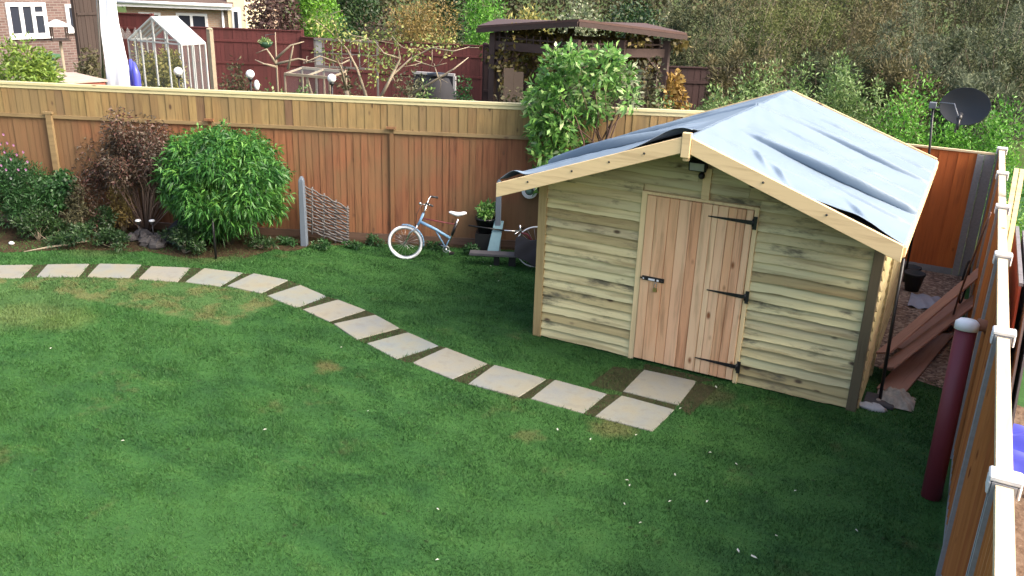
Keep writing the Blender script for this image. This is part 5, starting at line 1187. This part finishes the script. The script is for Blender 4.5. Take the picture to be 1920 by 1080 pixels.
# table with white top under the pergola
q = at(1010, 118, pg+2.0); st_ = thing('summerhouse_awning', 'pale grey curved awning standing under the pergola', 'awning', (q[0], q[1], 0)); zt_ = at(1010, 98, pg+2)[2]
b = MB(); b.grid(lambda u, v: ((u-.5)*.9, (v-.5)*.8, zt_-.22*(2*u-1)**2), 14, 6); o = b.build('canopy', plain('grey_canopy', (.4, .43, .42), .6), st_); sm = o.modifiers.new('t', 'SOLIDIFY'); sm.thickness = .02
b = MB()
for x in (-.4, .4):
    for y in (-.35, .35): b.tube([(x, y, 0), (x, y, zt_-.15)], .02, 6)
b.build('leg', M['black'], st_)
q = at(950, 175, pg+.5); q2_ = at(985, 175, pg+.4); b = MB(); b.box((-.2, 0, 0), (.0, .06, at(960, 128, pg+.5)[2])); b.box((.003, .005, 0), (.2, .055, at(960, 134, pg+.5)[2])); o = b.build('board_screen', plain('pale_board', (.07, .05, .038), .8)); o.location = (q[0]+.15, q[1], 0); o.rotation_euler = (0, 0, .45); tag(o, 'pale brown board screen standing at the left side of the pergola', 'screen')

# apple tree with bare limbs
q = at(690, 178, 15.8)
tr = thing('apple_tree', 'leaning apple tree with long bare pale limbs and few yellow leaves', 'tree', (q[0], q[1], 0)); O = np.array([q[0], q[1], 0])
def tpt(px, py, dd=15.8): return at(px, py, dd)-O
b = MB()
limbs = [[(688, 185), (670, 130), (650, 92), (620, 60), (592, 38)], [(635, 75), (628, 50), (620, 28)], [(715, 180), (735, 142), (750, 110), (745, 82), (735, 68)], [(735, 142), (770, 110), (810, 90), (850, 96), (880, 88)], [(660, 110), (640, 120), (600, 105), (575, 118)],
         [(650, 92), (665, 78), (690, 72)], [(770, 110), (790, 118), (815, 125)], [(750, 110), (720, 100), (700, 75)], [(650, 170), (640, 130), (630, 105)], [(770, 178), (800, 160), (850, 130), (878, 108)]]
for L in limbs:
    P_ = [tpt(x, y, 15.8+.5*math.sin(x*.05)) for x, y in L]; b.tube(P_, np.linspace(.032 if L[0][1] > 160 else .018, .008, len(P_)), 6)
    if L[0][1] > 160: b.tube([(P_[0][0]*.6, P_[0][1]*.6, 0), P_[0]], .04, 6)
for k in range(40):
    L = limbs[rng.integers(len(limbs))]; x, y = L[rng.integers(1, len(L))]; p = tpt(x, y, 15.8+.5*math.sin(x*.05)); e = p+rng.normal(size=3)*[.25, .2, .2]; b.tube([p, (p+e)/2+rng.normal(size=3)*.04, e], [.009, .006, .003], 4)
b.build('trunk', M['bark_pale'], tr)
C = [tpt(x, y, 15.8+.4*math.sin(x)) for x, y in ((625, 92), (640, 60), (615, 45), (595, 40), (655, 72), (690, 85), (705, 110), (720, 115), (740, 70), (690, 75), (715, 130), (790, 90), (830, 78), (845, 85), (770, 95), (612, 100), (700, 140))]
quadmesh('crown', leaves(np.array(C), np.full((len(C), 3), .24), 1000, .07, .042, .5, .2), M['lf_ygreen'], tr)
# another bare shrub tree
q = at(520, 160, 20); tr = thing('bare_tree', 'small leafless tree against the long red fence', 'tree', (q[0], q[1], 0)); O = np.array([q[0], q[1], 0]); b = MB()
for L in ([(518, 165), (518, 110), (516, 60)], [(518, 120), (500, 92), (480, 100)], [(518, 110), (545, 85), (570, 78)], [(540, 130), (548, 95), (550, 85)], [(518, 125), (495, 120), (478, 112)], [(518, 120), (560, 110), (585, 115)]):
    b.tube([at(x, y, 20)-O if y < 160 else np.array([0, 0, 0]) for x, y in L], [.035, .02, .01], 5)
b.build('trunk', M['bark_pale'], tr)

# ------------------------------------------------------------------ vegetation beyond the fence
def bg_shrub(name, label, px, dd, top, wpx, n, ln, wd, mat, z0=.1, k=26, cat='bush', dep=.8, **kw):
    q = at(px, top, dd); w_ = wpx*dd/CF*1.05
    h_ = q[2]*1.03 if 'h' not in kw else kw.pop('h')
    return shrub(name, label, cat, (q[0], q[1]), h_, w_, w_*dep, n, ln, wd, M[mat], z0=z0, k=k, **kw)
bg_shrub('conifer_bush', 'spreading yellow green conifer at the left edge behind the fence', 30, 15.5, 66, 165, 11000, .11, .035, 'lf_conifer', k=50, outw=1.1)
bg_shrub('dark_shrub', 'dark leafy shrub on the patio left of the white cloth', 160, 22, 95, 80, 1000, .12, .06, 'lf_olive')
bg_shrub('low_shrub', 'low olive shrub beyond the fence right of the timber post', 440, 19, 118, 60, 900, .09, .05, 'lf_olive')
bg_shrub('low_shrub', 'low green shrub left of the cold frame beyond the fence', 510, 16.6, 138, 90, 1300, .08, .05, 'lf_wild')
bg_shrub('low_shrub', 'small leafy shrub between cold frame and globe light', 560, 16.4, 148, 70, 700, .08, .05, 'lf_wild')
bg_shrub('low_shrub', 'low trailing shrub under the apple tree limbs', 655, 17.5, 140, 90, 900, .09, .05, 'lf_olive')
bg_shrub('low_shrub', 'grey green feathery shrub left of the compost bin', 760, 16.2, 122, 90, 2200, .09, .03, 'lf_olive2')
bg_shrub('low_shrub', 'green leafy shrub in front of the compost bin', 795, 15.2, 160, 70, 900, .07, .04, 'lf_wild')
bg_shrub('low_shrub', 'green shrub growing between compost bin and pergola', 868, 15.3, 138, 60, 900, .08, .04, 'lf_cosmos')
bg_shrub('low_shrub', 'olive shrub at the foot of the pergola left post', 960, 15.8, 160, 80, 700, .09, .06, 'lf_olive')
bg_shrub('low_shrub', 'bronze leaved shrub at the pergola right side', 1215, 16.5, 110, 90, 1100, .1, .06, 'lf_olive')
bg_shrub('low_shrub', 'brown stalked shrub beside the right pergola post', 1250, 16.4, 150, 60, 600, .09, .05, 'lf_wild')
# hedges in the far centre
bg_shrub('red_leaf_bush', 'dark brown red bush behind the long red fence', 510, 33, 2, 105, 2600, .16, .09, 'lf_red', k=34, h=4.2)
bg_shrub('lime_hedge', 'bright lime green clipped conifer behind the red fence', 592, 34, -30, 92, 5200, .15, .06, 'lf_lime', k=60, h=4.6, lo=.6, hi=.8, cr=.3)
bg_shrub('dark_conifer', 'dark green conifer tree right of the lime conifer', 665, 36, -60, 100, 3600, .18, .08, 'lf_dark', k=40, h=5.5)
bg_shrub('green_bush', 'low blue green bush behind the red fence beside the lime conifer', 640, 31, 38, 80, 1200, .13, .07, 'lf_cosmos')
bg_shrub('bare_bush', 'grey brown leafless bush behind the dark red fence', 720, 31.5, 20, 120, 3000, .16, .03, 'lf_red', k=30)
bg_shrub('golden_bush', 'large golden brown bush behind the apple tree', 800, 30, -5, 150, 6500, .13, .04, 'lf_gold', k=44)
bg_shrub('green_conifer', 'bright green conifer at the top edge behind the golden bush', 915, 36, -25, 100, 3200, .15, .06, 'lf_lush', k=34)
bg_shrub('dark_conifer', 'dark conifer at the top edge between golden bush and bright conifer', 865, 38, -40, 90, 2600, .18, .08, 'lf_dark', h=5)
bg_shrub('yellow_bush', 'pale yellow leaved bush behind the pergola roof', 985, 27, 2, 130, 2600, .15, .05, 'lf_yellow', upw=.8)
bg_shrub('variegated_bush', 'round bush with pale edged leaves above the pergola roof', 1085, 25, 6, 105, 3600, .11, .07, 'lf_pale', k=40)
bg_shrub('dark_bush', 'dark green bush right of the variegated bush', 1190, 28, -10, 150, 3600, .15, .08, 'lf_dark', k=34)
bg_shrub('grey_bush', 'grey green bush above the pergola right end', 1260, 25, 10, 120, 3000, .13, .06, 'lf_olive2')
# wild thicket on the right
T = [(1330, 24, -10, 200, 3, 'tangled grey olive thicket bush nearest the pergola'), (1470, 27, -30, 240, 1, 'large olive thicket bush in the middle of the upper right'),
     (1620, 25, -10, 250, 0, 'broad brown olive thicket bush above the shed ridge'), (1760, 23, 20, 210, 2, 'pale willow like thicket bush above the satellite dish'), (1890, 22, 40, 190, 3, 'green grey thicket bush at the right edge'),
     (1400, 20, 95, 150, 0, 'lower brown thicket bush right of the pergola'), (1560, 20, 75, 190, 3, 'lower dull olive bush behind the shed ridge'), (1700, 19.5, 90, 150, 0, 'lower dull bush left of the satellite dish'), (1850, 19, 110, 150, 2, 'pale lower bush right of the satellite dish'),
     (1400, 30, -60, 220, 0, 'tall brown bush at the top edge right of the pergola'), (1560, 31, -60, 220, 1, 'tall olive bush at the top edge above the shed ridge'), (1700, 29, -50, 200, 0, 'tall brown twiggy bush at the top edge left of the dish'), (1830, 30, -60, 190, 3, 'dark green bush at the top edge above the dish'), (1940, 27, -40, 200, 2, 'grey green bush in the top right corner')]
for k, (px, dd, top, wpx, mt, lab) in enumerate(T):
    M['_t'] = M['lf_thicket'][mt]
    bg_shrub('thicket_bush', lab, px, dd, top, wpx, 9000, [.13, .12, .15][k % 3], [.03, .035, .03][k % 3], '_t', z0=.0, k=80, cr=.17, nst=78, stem=.026, upw=.45,  stem_mat=M['bark_pale'] if k % 2 else M['bark'], outw=.6, lo=.3, hi=1.05, group='thicket bushes beyond the gardens')
W = [(1330, 14.5, 150, 100, 'lf_wild', 'tall leafy weeds behind the fence left of the shed ridge'), (1405, 15.0, 130, 110, 'lf_wild', 'pale green tall weeds directly left of the ridge end'), (1490, 15.5, 115, 120, 'lf_wild', 'tall nettles behind the ridge of the shed roof'),
     (1570, 15.8, 105, 120, 'lf_wild', 'seeding willowherb stalks behind the shed roof'), (1640, 15.2, 135, 110, 'lf_wild', 'grey green weeds right of the willowherb behind the roof'), (1712, 15.0, 118, 175, 'lf_lush', 'lush bright green bush left of the satellite dish'),
     (1790, 14.9, 205, 120, 'lf_lush', 'lush green growth directly behind the satellite dish'), (1870, 14.9, 195, 130, 'lf_lush', 'bright green bush right of the satellite dish')]
for k, (px, dd, top, wpx, mt, lab) in enumerate(W):
    bg_shrub('tall_weeds' if mt == 'lf_wild' else 'lush_bush', lab, px, dd, top, wpx, 4200, .085, .028, mt, z0=.0, k=44, cr=.3, nst=18, stem=.008, upw=.5, stem_mat=M['bark_pale'], group='tall green growth behind the back fence', lo=.3, hi=.95)
for k, (x, y, h_, w_, lab) in enumerate([(.9, 13.0, 1.3, 1.0, 'green bush outside the right fence near its far corner'), (1.15, 11.6, .8, 1.1, 'low bright green bush outside the right fence beside the battens'), (1.5, 14.8, 1.9, 1.8, 'bushy green growth at the far right behind the fence corner'), (2.6, 13.0, 1.2, 1.6, 'low green bush at the right edge beyond the side fence')]):
    shrub('lush_bush', lab, 'bush', (x, y), h_, w_, w_, 3600, .08, .03, M['lf_lush'], z0=0, k=40, cr=.3, group='green bushes outside the side fence')
# far belt of trees that closes the view
b = []
for k in range(46):
    a = R(-82+k*2.6); dd = 62+6*math.sin(k*1.7); c = np.array([math.sin(a)*dd, math.cos(a)*dd, 3.6]); C, Rr = crown(c, (3.8, 3.2, 4.2+1.2*math.sin(k*2.3)), 12, .42, .3, .75)
    b.append(leaves(C, Rr, 1500, .34, .2, .7))
tag(quadmesh('far_woodland', np.concatenate(b), M['lf_olive']), 'belt of olive green trees closing the view behind the gardens', 'woodland', kind='stuff')
print('objects', len(bpy.data.objects))
